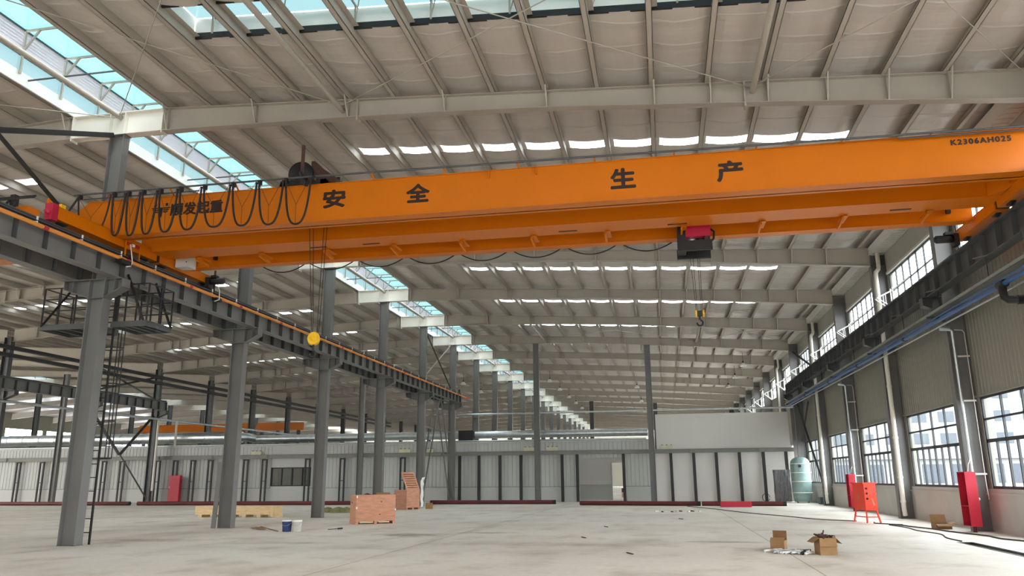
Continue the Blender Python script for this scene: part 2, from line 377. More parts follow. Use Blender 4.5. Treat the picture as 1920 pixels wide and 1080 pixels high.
b = MB()
for k in range(0, 15): b.box(XW - 0.07, XW - 0.005, YK(k) + 0.28, YK(k) + BAY - 0.28, 9.59, 9.68)
struct(b.build('trim_1', 'soffit', origin=(XW, 60, 9.6)), 'pale trim along the heads of the upper windows', 'trim')
def make_window(k, lower):
    y0, y1 = YK(k) + 0.3, YK(k) + BAY - 0.3; z0, z1 = WZ[0] if lower else WZ[1]; x = XW + 0.06
    b = MB(); n = 5 if lower else 8; w = 0.035
    def v(y, za, zb, ww=w): b.box(x - 0.03, x + 0.03, y - ww, y + ww, za, zb)
    def h(z, ww=w): b.box(x - 0.03, x + 0.03, y0, y1, z - ww, z + ww)
    for yy in (y0 + w, y1 - w): v(yy, z0, z1)
    h(z0 + 0.04, 0.04); h(z1 - w)
    if lower:
        h(2.57, 0.05); h(3.2, 0.03)
        for i in range(1, n): v(y0 + (y1 - y0) * i / n, 2.57, z1, 0.03)
        for i in range(1, 2 * n): v(y0 + (y1 - y0) * i / (2 * n), z0, 2.57, 0.028 if i % 2 else 0.036)
    else:
        h(8.85, 0.018)
        for i in range(1, n): v(y0 + (y1 - y0) * i / n, z0, z1, 0.022)
    w_ = b.build('window_%d' % (2 * k + (1 if lower else 2)), 'dark_frame', origin=(x, (y0 + y1) / 2, z0))
    struct(w_, 'dark framed %s window in the right wall, bay %s from the camera' % ('lower' if lower else 'upper', ORD[max(k, 0)]), 'window')
    g = MB(); g.add([(x, y0, z0), (x, y1, z0), (x, y1, z1), (x, y0, z1)], [(0, 1, 2, 3)])
    g.build('window_pane', 'glass', w_)
    return w_
for k in range(0, 6): make_window(k, True)
for k in range(0, 15): make_window(k, False)

# white scissor openers standing into the hall at the far end of the upper windows
def opener():
    r = thing('window_opener', 'white triangular window opener beside the upper window', 'window opener', (XW - 0.02, YK(2) + BAY - 0.75, 7.95))
    b = MB(); y = YK(2) + BAY - 0.75; x0 = XW - 0.02
    for dy in (0, 0.32):
        b.bar((x0, y + dy, 8.05), (x0 - 0.62, y + dy, 8.55), 0.03); b.bar((x0, y + dy, 8.85), (x0 - 0.62, y + dy, 8.55), 0.03)
        b.bar((x0, y + dy, 8.05), (x0, y + dy, 8.95), 0.04); b.bar((x0 - 0.3, y + dy, 8.3), (x0 - 0.3, y + dy, 8.7), 0.025)
    b.bar((x0 - 0.62, y, 8.55), (x0 - 0.62, y + 0.32, 8.55), 0.03)
    b.build('scissor_frame', 'white', r)
    c = MB(); c.bar((x0 - 0.03, y - 2.4, 8.82), (x0 - 0.03, y + 0.4, 8.82), 0.03); c.build('drive_rod', 'white', r)
    return r
op = opener()
for k in range(1, 9):
    o = op if k == 1 else copy_tree(op, (XW - 0.02, YK(k + 1) + BAY - 0.75, 7.95))
    o['label'] = 'white triangular window opener at the %s upper window beyond the yellow crane' % ORD[k - 1]; o['group'] = 'white openers along the upper windows'

# ------------------------------------------------------------------ roof film, daylight strips, ridge monitors
def roof_film(name, label, xs, xr0, xr1, purl, vent=None, kopen=-9):
    """xs: sheet ends; purl: purlin lines; xr0..xr1: part of each bay opened by a daylight strip"""
    lines = sorted(set([min(xs), max(xs)] + [p for p in purl if min(xs) < p < max(xs)]))
    cells = []
    for a, c in zip(lines[:-1], lines[1:]):
        n = 6 if c - a > 0.5 else 2
        for i in range(n):
            t0, t1 = i / n, (i + 1) / n
            sg = 0.07 if c - a > 0.5 else 0.02
            cells.append((a + (c - a) * t0, a + (c - a) * t1, -sg * 4 * t0 * (1 - t0), -sg * 4 * t1 * (1 - t1)))
    b = MB()
    def strip(y0, y1, f):
        for xa, xb, sa, sb in cells:
            if f((xa + xb) / 2):
                b.add([(xa, y0, ztop(xa) + 0.262 + sa), (xb, y0, ztop(xb) + 0.262 + sb), (xb, y1, ztop(xb) + 0.262 + sb), (xa, y1, ztop(xa) + 0.262 + sa)], [(0, 3, 2, 1)], 0, True)
    k = -5
    while YK(k) + 3.75 < YEND:
        yc = YK(k) + 3.75
        if vent and k == 0:
            ya, yb = 14.12, 15.42; f = lambda x: not (vent[0] < x < vent[1])
            strip(yc - 3.75, ya, lambda x: True); strip(ya, yb, f); strip(yb, yc + 3.75, lambda x: True)
        elif k < kopen: strip(yc - 3.75, yc + 3.75, lambda x: True)
        else:
            strip(yc - 3.75, yc - 0.10, lambda x: True); strip(yc - 0.10, yc + 0.40, lambda x: not (xr0 < x < xr1)); strip(yc + 0.40, yc + 3.75, lambda x: True)
        k += 1
    o = b.build(name, 'film', origin=(sum(xs) / 2, 40, 11)); struct(o, label, 'ceiling')
    return lines, cells
PL = [mir(x) for x in PURL]
PF = [-39.3 * 2 - x for x in PL]
VX0, VX1 = PURL[2] - 0.02, PURL[14] + 0.02
SX0, SX1 = PURL[3] - 0.05, PURL[14] - 0.05
roof_film('ceiling', 'pale roof insulation film over the crane bay', (-13.66, XW + 0.1), SX0, SX1, PURL, (VX0, VX1))
roof_film('ceiling', 'pale roof insulation film over the bay left of the columns', (-39.3, -16.6), mir(SX1), mir(SX0), PL, None, 1)
roof_film('ceiling', 'pale roof insulation film over the far left bay', (-62.0, -39.3), -39.3 * 2 - mir(SX0), -39.3 * 2 - mir(SX1), PF, None, 3)
b = MB(); zr = ztop(-62.0); b.add([(-64.95, 30, zr + .25), (-89, 30, zr + .25 - SL * 24), (-89, YEND, zr + .25 - SL * 24), (-64.95, YEND, zr + .25)], [(0, 1, 2, 3)])
struct(b.build('ceiling', 'film', origin=(-77, 80, 10)), 'roof film beyond the second ridge skylight far left', 'ceiling')

def day_strip(x0, x1, k):
    yc = YK(k) + 3.75 + 0.15
    b = MB(); n = 11
    for i in range(n):
        xa, xb = x0 + (x1 - x0) * i / n, x0 + (x1 - x0) * (i + 1) / n
        b.add([(xa, yc - 0.31, ztop(xa) + 0.285), (xb, yc - 0.31, ztop(xb) + 0.285), (xb, yc + 0.31, ztop(xb) + 0.285), (xa, yc + 0.31, ztop(xa) + 0.285)], [(0, 3, 2, 1)])
    return b.build('roof_daylight_strip', 'daylight', origin=((x0 + x1) / 2, yc, ztop((x0 + x1) / 2)))
for nm, (x0, x1), ks in (('crane bay roof', (SX0, SX1), range(1, KEND)), ('roof left of the columns', (mir(SX1), mir(SX0)), range(1, KEND)),
                         ('far left roof', (-39.3 * 2 - mir(SX0), -39.3 * 2 - mir(SX1)), range(3, KEND))):
    for i, k in enumerate(ks):
        tag(day_strip(x0, x1, k), 'white daylight strip across the %s, %s from the camera' % (nm, ORD[i]), 'skylight', 'daylight strips in the ' + nm)
for k in range(-4, 0):
    struct(day_strip(SX0, SX1, k), 'daylight strip in the roof behind the camera', 'skylight')

# raised smoke-vent skylight across the nearest bay
r = thing('raised_skylight', 'raised cyan skylight with dark rim crossing the nearest roof bay', 'skylight', ((VX0 + VX1) / 2, 14.77, ztop(-2.7)))
ya, yb = 14.12, 15.42
def slopebox(b, x0, x1, y0, y1, h0, h1, mi=0):
    b.prism([(x0, y0, ztop(x0) + h0), (x1, y0, ztop(x1) + h0), (x1, y0, ztop(x1) + h1), (x0, y0, ztop(x0) + h1)], (0, y1 - y0, 0), mi)
b = MB()
slopebox(b, VX0, VX1, ya - 0.05, ya, 0.2, 0.36); slopebox(b, VX0, VX1, yb, yb + 0.05, 0.2, 0.36)
slopebox(b, VX0 - 0.05, VX0, ya, yb, 0.2, 0.36); slopebox(b, VX1, VX1 + 0.05, ya, yb, 0.2, 0.36)
b.build('rim', 'black', r)
b = MB()
slopebox(b, VX0, VX1, ya - 0.04, ya - 0.01, 0.24, 0.75); slopebox(b, VX0, VX1, yb + 0.01, yb + 0.04, 0.26, 0.75); slopebox(b, VX0 - 0.04, VX0 - 0.01, ya, yb, 0.26, 0.75)
b.build('upstand', 'white', r)
b = MB()
b.add([(VX0, ya, ztop(VX0) + 0.76), (VX1, ya, ztop(VX1) + 0.76), (VX1, yb, ztop(VX1) + 0.76), (VX0, yb, ztop(VX0) + 0.76)], [(0, 3, 2, 1)])
b.build('roof_panel', 'cyan_pale', r)
for i in range(9):
    x = VX0 + (VX1 - VX0) * (i + 0.3) / 9; z = ztop(x); b = MB()
    b.bar((x, ya, z + 0.72), (x, yb, z + 0.72), 0.04); b.bar((x, yb - 0.12, z + 0.25), (x, yb - 0.12, z + 0.72), 0.04); b.bar((x, yb - 0.12, z + 0.28), (x + 0.3, yb - 0.6, z + 0.7), 0.025)
    b.build('frame', 'frame_paint', r)
b = MB(); slopebox(b, VX0, VX1, 14.7, 14.74, 0.66, 0.72); b.build('purlin', 'frame_paint', r)

# ridge monitor, one unit per bay
MX0, MX1, MZ = -16.6, -13.66, 13.63
def monitor(k):
    y0, y1 = YK(k), YK(k) + BAY
    r = thing('ridge_monitor', 'x', 'skylight', (RIDGE, (y0 + y1) / 2, 12.2))
    for xa, xb_, m_ in ((MX0 - 0.1, -15.2, 'cyan'), (-15.2, MX1 + 0.1, 'daylight')):  # right half, out of view, made clear to add white light below
        b = MB(); b.add([(xa, y0, MZ), (xb_, y0, MZ), (xb_, y1, MZ), (xa, y1, MZ)], [(0, 3, 2, 1)]); b.build('roof_panel', m_, r)
    b = MB()
    b.box(MX0 - 0.05, MX0, y0, y1, 12.06, 12.42); b.box(MX1, MX1 + 0.05, y0, y1, 12.1, 12.42); b.build('curb', 'white', r)
    b = MB()
    b.box(MX1 - 0.03, MX1, y0, y1, 12.12, 12.2); b.build('dark_rim', 'black', r)
    for x, s in ((MX0, 1), (MX1, -1)):
        b = MB(); n = 30
        for i in range(8):
            z = 12.85 + i * 0.095; b.prism([(x - 0.03, y0, z), (x + 0.03, y0, z + 0.1), (x + 0.04, y0, z + 0.1), (x - 0.02, y0, z)], (0, BAY, 0))
        b.build('louvre', 'louvre_grey', r)
        b = MB(); b.add([(x, y0, 12.42), (x, y1, 12.42), (x, y1, 12.86), (x, y0, 12.86)], [(0, 1, 2, 3)]); b.build('side_glazing', 'cyan_pale', r)
        b = MB(); b.box(x - 0.04, x + 0.04, y0, y1, MZ - 0.08, MZ - 0.01); b.build('eave_rail', 'steel_dark', r)
    for i in range(5):
        y = y0 + BAY * (i + 0.5) / 5; b = MB()
        b.bar((MX0, y, MZ - 0.05), (MX1, y, MZ - 0.05), 0.05, 0.06); b.bar((MX0 + 0.05, y, 12.3), (MX0 + 0.05, y, MZ), 0.05); b.bar((MX1 - 0.05, y, 12.3), (MX1 - 0.05, y, MZ), 0.05)
        b.bar((MX0, y, 12.9), (MX0 + 0.5, y, MZ - 0.05), 0.05); b.build('frame', 'frame_paint', r)
    b = MB(); b.bar((MX0, y0 + 1.9, 12.28), (MX1, y0 + 1.9, 12.28), 0.035); b.bar((MX0, y0 + 5.6, 12.28), (MX1, y0 + 5.6, 12.28), 0.035); b.build('tie_rod', 'steel_dark', r)
    return r
m0 = monitor(0)
for k in range(0, KEND):
    o = m0 if k == 0 else copy_tree(m0, (RIDGE, YK(k) + BAY / 2, 12.2))
    tag(o, 'ridge skylight with cyan panels above the column row, %s from the camera' % ORD[k], 'skylight', 'ridge skylights in a row')
for i, k in enumerate(range(5, 17)):
    o = copy_tree(m0, (RIDGE - 48.34, YK(k) + BAY / 2, 12.2)); tag(o, 'ridge skylight in the second row far left, %s from the camera' % ORD[i], 'skylight', 'far left ridge skylights')
for k in range(-4, 0):
    o = copy_tree(m0, (RIDGE, YK(k) + BAY / 2, 12.2)); tag(o, 'ridge skylight behind the camera', 'skylight', 'ridge skylights behind the camera')

# ------------------------------------------------------------------ purlins
def zsec(b, x, zt, y0, y1, fl=0.13, h=0.27, t=0.012):
    b.box(x - t / 2, x + t / 2, y0, y1, zt, zt + h); b.box(x - fl, x + t / 2, y0, y1, zt, zt + t); b.box(x - t / 2, x + fl, y0, y1, zt + h - t, zt + h)
    b.box(x - fl, x - fl + t, y0, y1, zt, zt + 0.03)
for i, x in enumerate(PURL):
    b = MB(); zsec(b, x, ztop(x), 8.0, YEND)
    tag(b.build('roof_purlin', 'frame_paint', origin=(x, 40, ztop(x))), 'long pale roof purlin over the crane bay, %s counted from the ridge skylight' % ORD[i], 'purlin', 'purlins over the crane bay')
for i, x in enumerate(PL):
    b = MB(); zsec(b, x, ztop(x), 12.0, YEND)
    tag(b.build('roof_purlin', 'frame_paint', origin=(x, 40, ztop(x))), 'long pale roof purlin left of the column row, %s counted from the ridge skylight' % ORD[i], 'purlin', 'purlins left of the column row')
for i, x in enumerate(PF):
    b = MB(); zsec(b, x, ztop(x), 30.0, YEND)
    tag(b.build('roof_purlin', 'frame_paint', origin=(x, 60, ztop(x))), 'long pale roof purlin over the far left bay, %s counted from the far left' % ORD[i], 'purlin', 'purlins over the far left bay')

# ------------------------------------------------------------------ roof rafters
BOT = [(-13.65, 11.35), (-7.7, 11.2), (-4.9, 11.08), (-2.2, 10.93), (0.2, 10.74), (2.4, 10.58), (5.4, 10.33), (8.79, 10.03)]
TOPP = lambda x: ztop(x)
def half_rafter(b, fx, y):
    pts = [(x, zb, 12.05 - SL * (x + 13.65)) for x, zb in BOT]
    w = 0.13
    for (x0, b0, t0), (x1, b1, t1) in zip(pts[:-1], pts[1:]):
        b.prism([(fx(x0), y - 0.006, b0), (fx(x1), y - 0.006, b1), (fx(x1), y - 0.006, t1), (fx(x0), y - 0.006, t0)], (0, 0.012, 0))
        b.prism([(fx(x0), y - w, b0), (fx(x1), y - w, b1), (fx(x1), y - w, b1 + 0.018), (fx(x0), y - w, b0 + 0.018)], (0, 2 * w, 0))
        b.prism([(fx(x0), y - w, t0 - 0.018), (fx(x1), y - w, t1 - 0.018), (fx(x1), y - w, t1), (fx(x0), y - w, t0)], (0, 2 * w, 0))
def zbot(x):
    for (a, za), (c, zc) in zip(BOT[:-1], BOT[1:]):
        if a <= x <= c: return za + (zc - za) * (x - a) / (c - a)
    return BOT[0][1] if x < BOT[0][0] else BOT[-1][1]
IDENT = lambda x: x
FAR = lambda x: -39.3 * 2 - mir(x)
def rafter(k):
    y = YK(k)
    r = thing('roof_rafter', 'x', 'rafter', (RIDGE, y, 11.3))
    b = MB(); half_rafter(b, IDENT, y); b.build('rafter_arm', 'frame_paint', r)
    b = MB(); half_rafter(b, mir, y); b.build('rafter_arm', 'frame_paint', r)
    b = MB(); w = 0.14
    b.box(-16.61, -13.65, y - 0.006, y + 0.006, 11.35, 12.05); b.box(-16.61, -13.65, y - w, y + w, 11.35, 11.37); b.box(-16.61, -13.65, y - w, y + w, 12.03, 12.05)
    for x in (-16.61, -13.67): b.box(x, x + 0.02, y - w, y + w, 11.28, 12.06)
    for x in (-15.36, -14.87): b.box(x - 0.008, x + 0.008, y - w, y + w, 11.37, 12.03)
    b.build('ridge_piece', 'ridge_skylit', r)
    for fx in (IDENT, mir):
        for x in (-7.75, 2.42):
            zb, zt = zbot(x), 12.05 - SL * (x + 13.65)
            b = MB(); b.box(fx(x) - 0.02, fx(x) + 0.02, y - 0.13, y + 0.13, zb - 0.1, zt - 0.001); b.build('splice_plate', 'frame_paint', r)
    first = None
    for fx in (IDENT, mir):
        for i, x in enumerate(PURL):
            if (x < 0.9 and i % 2 == 1) or x > 8.4: continue
            zb, zt = zbot(x), 12.05 - SL * (x + 13.65)
            for s in (-1, 1):
                b = MB(); b.bar((fx(x), y + s * 0.42, zt + 0.02), (fx(x), y + s * 0.12, zb + 0.02), 0.035, 0.02); b.build('fly_brace', 'frame_paint', r)
            b = MB(); b.box(fx(x) - 0.006, fx(x) + 0.006, y - 0.125, y + 0.125, zb + 0.018, zt - 0.018); b.build('stiffener', 'frame_paint', r)
    return r
r1 = rafter(1)
RAFT = {1: r1}
for k in range(1, KEND + 1):
    if k == 1: o = r1
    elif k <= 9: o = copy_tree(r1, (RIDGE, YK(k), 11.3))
    else:
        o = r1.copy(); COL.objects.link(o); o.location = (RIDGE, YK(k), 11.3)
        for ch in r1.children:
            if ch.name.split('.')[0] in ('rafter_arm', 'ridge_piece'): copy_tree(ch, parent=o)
    tag(o, 'pale grey tapered roof rafter across the hall, %s from the camera' % ORD[k - 1], 'rafter', 'rafters across the crane bay')
b = MB(); half_rafter(b, FAR, YK(3)); half_rafter(b, lambda x: 2 * (RIDGE - 48.34) - FAR(x), YK(3)); zr = 12.05; b.box(-64.95, -62, YK(3) - .006, YK(3) + .006, 11.35, 12.05); b.box(-64.95, -62, YK(3) - .14, YK(3) + .14, 11.35, 11.37); fr = b.build('roof_rafter', 'frame_paint', origin=(-50, YK(3), 10))
for k in range(3, KEND + 1):
    if k == 3: o = fr
    else: o = fr.copy(); COL.objects.link(o); o.location = (-50, YK(k), 10)
    tag(o, 'pale roof rafter over the far left bay, %s from the camera' % ORD[k - 3], 'rafter', 'rafters over the far left bay')

# tie tubes between rafters
def tube_thing(x, z, k, r=0.075):
    b = MB(); b.cyl((x, YK(k) + 0.02, z), (x, YK(k + 1) - 0.02, z), r, 12)
    return b.build('tie_tube', 'frame_paint', origin=(x, YK(k) + 3.75, z))
tt = tube_thing(-15.1, 11.93, 0)
for i, k in enumerate(range(0, KEND)):
    o = tt if k == 0 else tt.copy()
    if k: COL.objects.link(o); o.location = (-15.1, YK(k) + 3.75, 11.93)
    tag(o, 'round pale tie tube under the ridge skylight, %s from the camera' % ORD[i], 'tie tube', 'tie tubes under the ridge skylights')
for x, z, w in ((-8.2, 11.45, 'left'), (2.62, 10.9, 'right')):
    for k, ww in ((0, 'nearest roof bay'), (5, 'braced bay above the partition')):
        tag(tube_thing(x, z, k), 'round pale tie tube between crossed rods, %s one in the %s' % (w, ww), 'tie tube', 'tie tubes in the braced bays')

# crossed roof rods
NODES = [(-38.9, -26.4), (-26.4, -15.1), (-15.1, -8.2), (-8.2, 2.55), (2.55, 8.75)]
def rod(x0, y0, x1, y1):
    z0, z1 = ztop(x0) - 0.17, ztop(x1) - 0.17
    b = MB(); b.cyl((x0, y0, z0), (x1, y1, z1), 0.013, 6)
    for t in (0.04, 0.96):
        p = Vector((x0, y0, z0)).lerp(Vector((x1, y1, z1)), t); q = Vector((x0, y0, z0)).lerp(Vector((x1, y1, z1)), t + 0.012); b.cyl(p, q, 0.03, 6)
    return b.build('brace_rod', 'frame_paint')
for k, ww in ((0, 'nearest roof bay'), (5, 'roof bay above the partition')):
    for i, (a, c) in enumerate(NODES):
        if k == 5 and i < 2: continue
        for (xa, xb, w) in ((a, c, 'leaning right'), (c, a, 'leaning left')):
            tag(rod(xa, YK(k) + 0.1, xb, YK(k + 1) - 0.1), 'thin bracing rod %s, %s panel from left, %s' % (w, ORD[i], ww), 'bracing rod', 'crossed rods in the ' + ww)

# eave gutter along the window wall
b = MB(); yg0, yg1 = 9.0, YEND
b.prism([(8.76, yg0, 10.80), (8.90, yg0, 10.55), (8.92, yg0, 10.55), (8.78, yg0, 10.80)], (0, yg1 - yg0, 0))
n = int((yg1 - yg0) / 0.3)
for i in range(n):
    y = yg0 + i * 0.3; b.box(8.9, XW - 0.01, y, y + 0.2, 10.53, 10.55); b.box(8.9, XW - 0.01, y + 0.2, y + 0.3, 10.545, 10.565)
b.box(XW - 0.04, XW - 0.01, yg0, yg1, 10.5, 10.62)
tag(b.build('eave_gutter', 'soffit', origin=(9.05, 40, 10.5)), 'long pale boxed gutter with ribbed soffit above the upper windows', 'gutter')

# ------------------------------------------------------------------ columns of the left row (carry the runways)
def bracket(b, x0, x1, xa, xb, y, w=0.17):
    """corbel web + flanges from x0..x1 at the top, tapering to the shaft faces xa, xb"""
    zt, ze, zb = 7.03, 6.76, 6.5
    left = x0 < xa - 0.05; right = x1 > xb + 0.05
    poly = [(x0, zt), (x0, ze if left else zb)] + ([(xa, zb)] if left else []) + ([(xb, zb)] if right else []) + [(x1, ze if right else zb), (x1, zt)]
    b.prism([(x, y - 0.01, z) for x, z in poly], (0, 0.02, 0))
    b.box(x0, x1, y - w, y + w, zt - 0.02, zt)
    if left: b.prism([(x0, y - w, ze), (xa, y - w, zb), (xa, y - w, zb + 0.02), (x0, y - w, ze + 0.02)], (0, 2 * w, 0)); b.box(x0, x0 + 0.016, y - w, y + w, ze, zt)
    if right: b.prism([(xb, y - w, zb), (x1, y - w, ze), (x1, y - w, ze + 0.02), (xb, y - w, zb + 0.02)], (0, 2 * w, 0)); b.box(x1 - 0.016, x1, y - w, y + w, ze, zt)
def left_column(k, with_bracket=True):
    y = YK(k)
    r = thing('steel_column', 'x', 'column', (RIDGE, y, 0))
    b = MB(); b.hcol(-15.36, XL, y, 0.31, 0, 7.03); b.box(-15.36, XL, y - 0.155, y + 0.155, 6.49, 6.5); b.build('shaft', 'steel', r)
    b = MB(); b.hcol(-15.31, -14.85, y, 0.27, 7.03, 11.33); b.box(-15.36, -14.8, y - 0.15, y + 0.15, 11.33, 11.349); b.build('upper_shaft', 'steel', r)
    b = MB(); b.box(-15.37, -14.86, y - 0.165, y + 0.165, 0, 0.012)
    b.build('base_plate', 'steel_dark', r)
    if with_bracket:
        b = MB(); bracket(b, -16.14, -14.33, -15.36, XL, y); b.build('runway_bracket', 'steel', r)
        for x in (-15.86, -14.58):
            b = MB(); b.box(x - 0.008, x + 0.008, y - 0.16, y + 0.16, 6.66, 7.01); b.build('stiffener', 'steel', r)
    return r
c1 = left_column(1); c7 = left_column(7, False)
for k in range(1, KEND + 1):
    o = c1 if k == 1 else c7 if k == 7 else copy_tree(c1 if k < 7 else c7, (RIDGE, YK(k), 0))
    if k < 7:
        tag(o, ['grey steel column with ladder and platform, nearest the camera', 'grey steel column with a plank leaning on it', 'grey steel column beside the near plywood crate',
                'grey steel column behind the near plywood crate', 'grey steel column beside the crate with raised lid', 'grey steel column at the far end of the runway beam'][k - 1], 'column', 'columns carrying the left runway')
    else:
        tag(o, 'grey column under the ridge skylights, %s one beyond the white partition' % ORD[k - 7], 'column', 'columns beyond the partition')

# columns of the window wall
def right_column(k, with_bracket=True):
    y = YK(k)
    r = thing('wall_column', 'x', 'column', (9.07, y, 0))
    b = MB(); b.hcol(XR, XW, y, 0.31, 0, 10.03 if with_bracket else 10.03)
    b.box(XR, XW, y - 0.15, y + 0.15, 10.03, 10.04); b.hcol(XR + .02, XW, y, 0.28, 10.04, 10.5)
    b.build('shaft', 'steel', r)
    if with_bracket:
        b = MB(); bracket(b, 8.2, XR, XR, 9.6, y); b.build('runway_bracket', 'steel_dark', r)
    b = MB(); b.box(XR - 0.01, XW, y - 0.165, y + 0.165, 0, 0.012); b.build('base_plate', 'steel_dark', r)
    return r
w1 = right_column(1); w7 = right_column(7, False)
WN = ['grey wall column at the right picture edge, nearest the camera', 'grey wall column behind the tall red hydrant box', 'grey wall column with a thick white downpipe between large windows',
      'grey wall column behind the orange-red cabinet', 'grey wall column with white downpipe beside the air tank', 'grey wall column at the end of the white partition']
for k in range(1, KEND + 1):
    o = w1 if k == 1 else w7 if k == 7 else copy_tree(w1 if k < 7 else w7, (9.07, YK(k), 0))
    tag(o, WN[k - 1] if k < 7 else 'grey wall column beyond the white partition, %s one' % ORD[k - 7], 'column', 'columns along the window wall')

# columns of the row left of the neighbouring bay
def far_column(k, br):
    y = YK(k)
    r = thing('steel_column', 'x', 'column', (-39.3, y, 0))
    b = MB(); b.hcol(-39.55, -39.05, y, 0.31, 0, 10.3); b.build('shaft', 'steel_dark', r)
    if br:
        b = MB(); bracket(b, -39.55, -38.3, -39.6, -39.05, y); b.build('runway_bracket', 'steel_dark', r)
    return r
f4 = far_column(4, True); f7 = far_column(7, False)
for k in range(4, 17):
    o = f4 if k == 4 else f7 if k == 7 else copy_tree(f4 if k < 7 else f7, (-39.3, YK(k), 0))
    tag(o, 'grey column in the far left row, %s from the camera' % ORD[k - 4], 'column', 'columns in the far left row')
for i, k in enumerate(range(6, 16)):
    b = MB(); b.hcol(-63.7, -63.2, YK(k), 0.3, 0, 11.34); tag(b.build('steel_column', 'steel_dark'), 'grey column below the second ridge skylight far left, %s from the camera' % ORD[i], 'column', 'columns below the far left ridge skylight')
for x, lab in ((-8.83, 'tall slim column in front of the partition, left of its doorway'), (-0.82, 'tall slim column at the left edge of the raised white panel'),
               (-22.3, 'slim column standing between the plywood crates and the partition window'), (-47.7, 'slim column before the partition at the far left')):
    b = MB(); y = 56.1 if x != -22.3 else 56.6; zt = zbot(x) if x > -13 else zbot(mir(x)) if x > -39 else 10.2
    zt = min(zt, 11.3) - 0.01; b.hcol(x - 0.2, x + 0.2, y, 0.3, 0, zt); b.box(x - 0.22, x + 0.22, y - 0.16, y + 0.16, zt - 0.02, zt)
    tag(b.build('gable_column', 'steel', origin=(x, y, 0)), lab, 'column')

for x, w in ((-8.83, 'left'), (-0.82, 'right')):
    b = MB(); y = YK(12); b.hcol(x - 0.25, x + 0.25, y, 0.35, 0, zbot(x) - 0.01); tag(b.build('gable_column', 'steel_dark', origin=(x, y, 0)), 'lone dark column deep in the far hall, %s one of two' % w, 'column')

# ------------------------------------------------------------------ runway beams
def runway_beam(name, x, k, m='steel'):
    y0, y1 = YK(k) + 0.006, YK(k + 1) - 0.006
    r = thing(name, 'x', 'beam', (x, (y0 + y1) / 2, 7.03))
    b = MB(); b.box(x - 0.006, x + 0.006, y0, y1, 7.05, 7.66); b.build('web', m, r)
    b = MB(); b.box(x - 0.16, x + 0.16, y0, y1, 7.03, 7.05); b.build('bottom_flange', m, r)
    b = MB(); b.box(x - 0.17, x + 0.17, y0, y1, 7.66, 7.68); b.build('top_flange', m, r)
    st = None
    for i in range(9):
        y = min(max(y0 + (y1 - y0) * i / 8, y0 + 0.01), y1 - 0.01)
        if st is None:
            b = MB(); b.box(x - 0.15, x + 0.15, y - 0.006, y + 0.006, 7.05, 7.66); st = b.build('stiffener', 'steel_dark' if m == 'steel' else m, r); yst = y
        else: c = dup(st, r, (0, y - yst, 0))
    return r
for nm, x, ks, lab, g, m in (('runway_beam', -14.58, range(0, 6), 'grey runway beam on the left columns with orange busbar, %s bay from the camera', 'left runway beams', 'steel'),
                             ('runway_beam', 8.5, range(0, 6), 'dark runway beam along the window wall, %s bay from the camera', 'window wall runway beams', 'steel_dark'),
                             ('runway_beam', -15.9, range(0, 6), 'grey runway beam on the far side of the left columns, %s bay from the camera', 'outer runway beams', 'steel'),
                             ('runway_beam', -38.5, range(3, 6), 'grey runway beam of the neighbouring bay far left, %s span from the camera', 'far left runway beams', 'steel')):
    src = None
    for i, k in enumerate(ks):
        if src is None: o = src = runway_beam(nm, x, k, m)
        else: o = copy_tree(src, (x, YK(k) + BAY / 2, 7.03))
        tag(o, lab % ORD[i], 'runway beam', g)
for x, y0, lab in ((-14.58, 11.2, 'thin steel crane rail on the left runway beam'), (8.5, 11.2, 'thin steel crane rail along the window wall'), (-15.9, 11.2, 'thin steel crane rail on the outer runway beam'), (-38.5, 33.7, 'thin steel crane rail far left')):
    r = thing('crane_rail', lab, 'rail', (x, 35, 7.68))
    b = MB(); b.prism([(x + dx, y0, z) for dx, z in ((-0.055, 7.68), (0.055, 7.68), (0.055, 7.695), (0.012, 7.71), (0.012, 7.77), (0.032, 7.78), (0.032, 7.81), (-0.032, 7.81), (-0.032, 7.78), (-0.012, 7.77), (-0.012, 7.71), (-0.055, 7.695))], (0, 56.2 - y0, 0)); b.build('rail', 'steel_dark', r)
    if x == -14.58:
        b = MB(); b.box(x - 0.05, x + 0.05, 56.05, 56.2, 7.69, 8.02); b.build('end_stop', 'black', r)

# orange enclosed busbar hung on the left runway, with clips and red joint sleeves
xb = -14.27
r = thing('busbar', 'long orange enclosed busbar along the top of the left runway beam', 'busbar', (xb, 34, 7.5))
b = MB(); b.tube([(xb, 11.0, 7.50), (xb, 56.9, 7.50)], 0.05, 10); b.build('housing', 'busbar', r)
b = MB(); b.box(xb - 0.03, xb + 0.03, 11.0, 56.9, 7.585, 7.60); b.build('dark_strip', 'black', r)
cl = None
for i in range(30):
    y = 12.2 + i * 1.5; b = MB()
    if cl is None:
        b.box(xb - 0.14, xb + 0.01, y - 0.02, y + 0.02, 7.56, 7.585); b.box(xb - 0.01, xb + 0.012, y - 0.02, y + 0.02, 7.54, 7.70); cl = b.build('clip', 'white', r); ycl = y
    else: dup(cl, r, (0, y - ycl, 0))
for i in range(14):
    y = 15.4 + i * 3.0; b = MB(); b.tube([(xb, y, 7.5), (xb, y + 0.14, 7.5)], 0.06, 10); b.build('joint_sleeve', 'red', r)
b = MB(); b.box(xb - 0.1, xb + 0.12, 56.9, 57.1, 7.44, 7.56); b.build('end_cap', 'redbox', r)

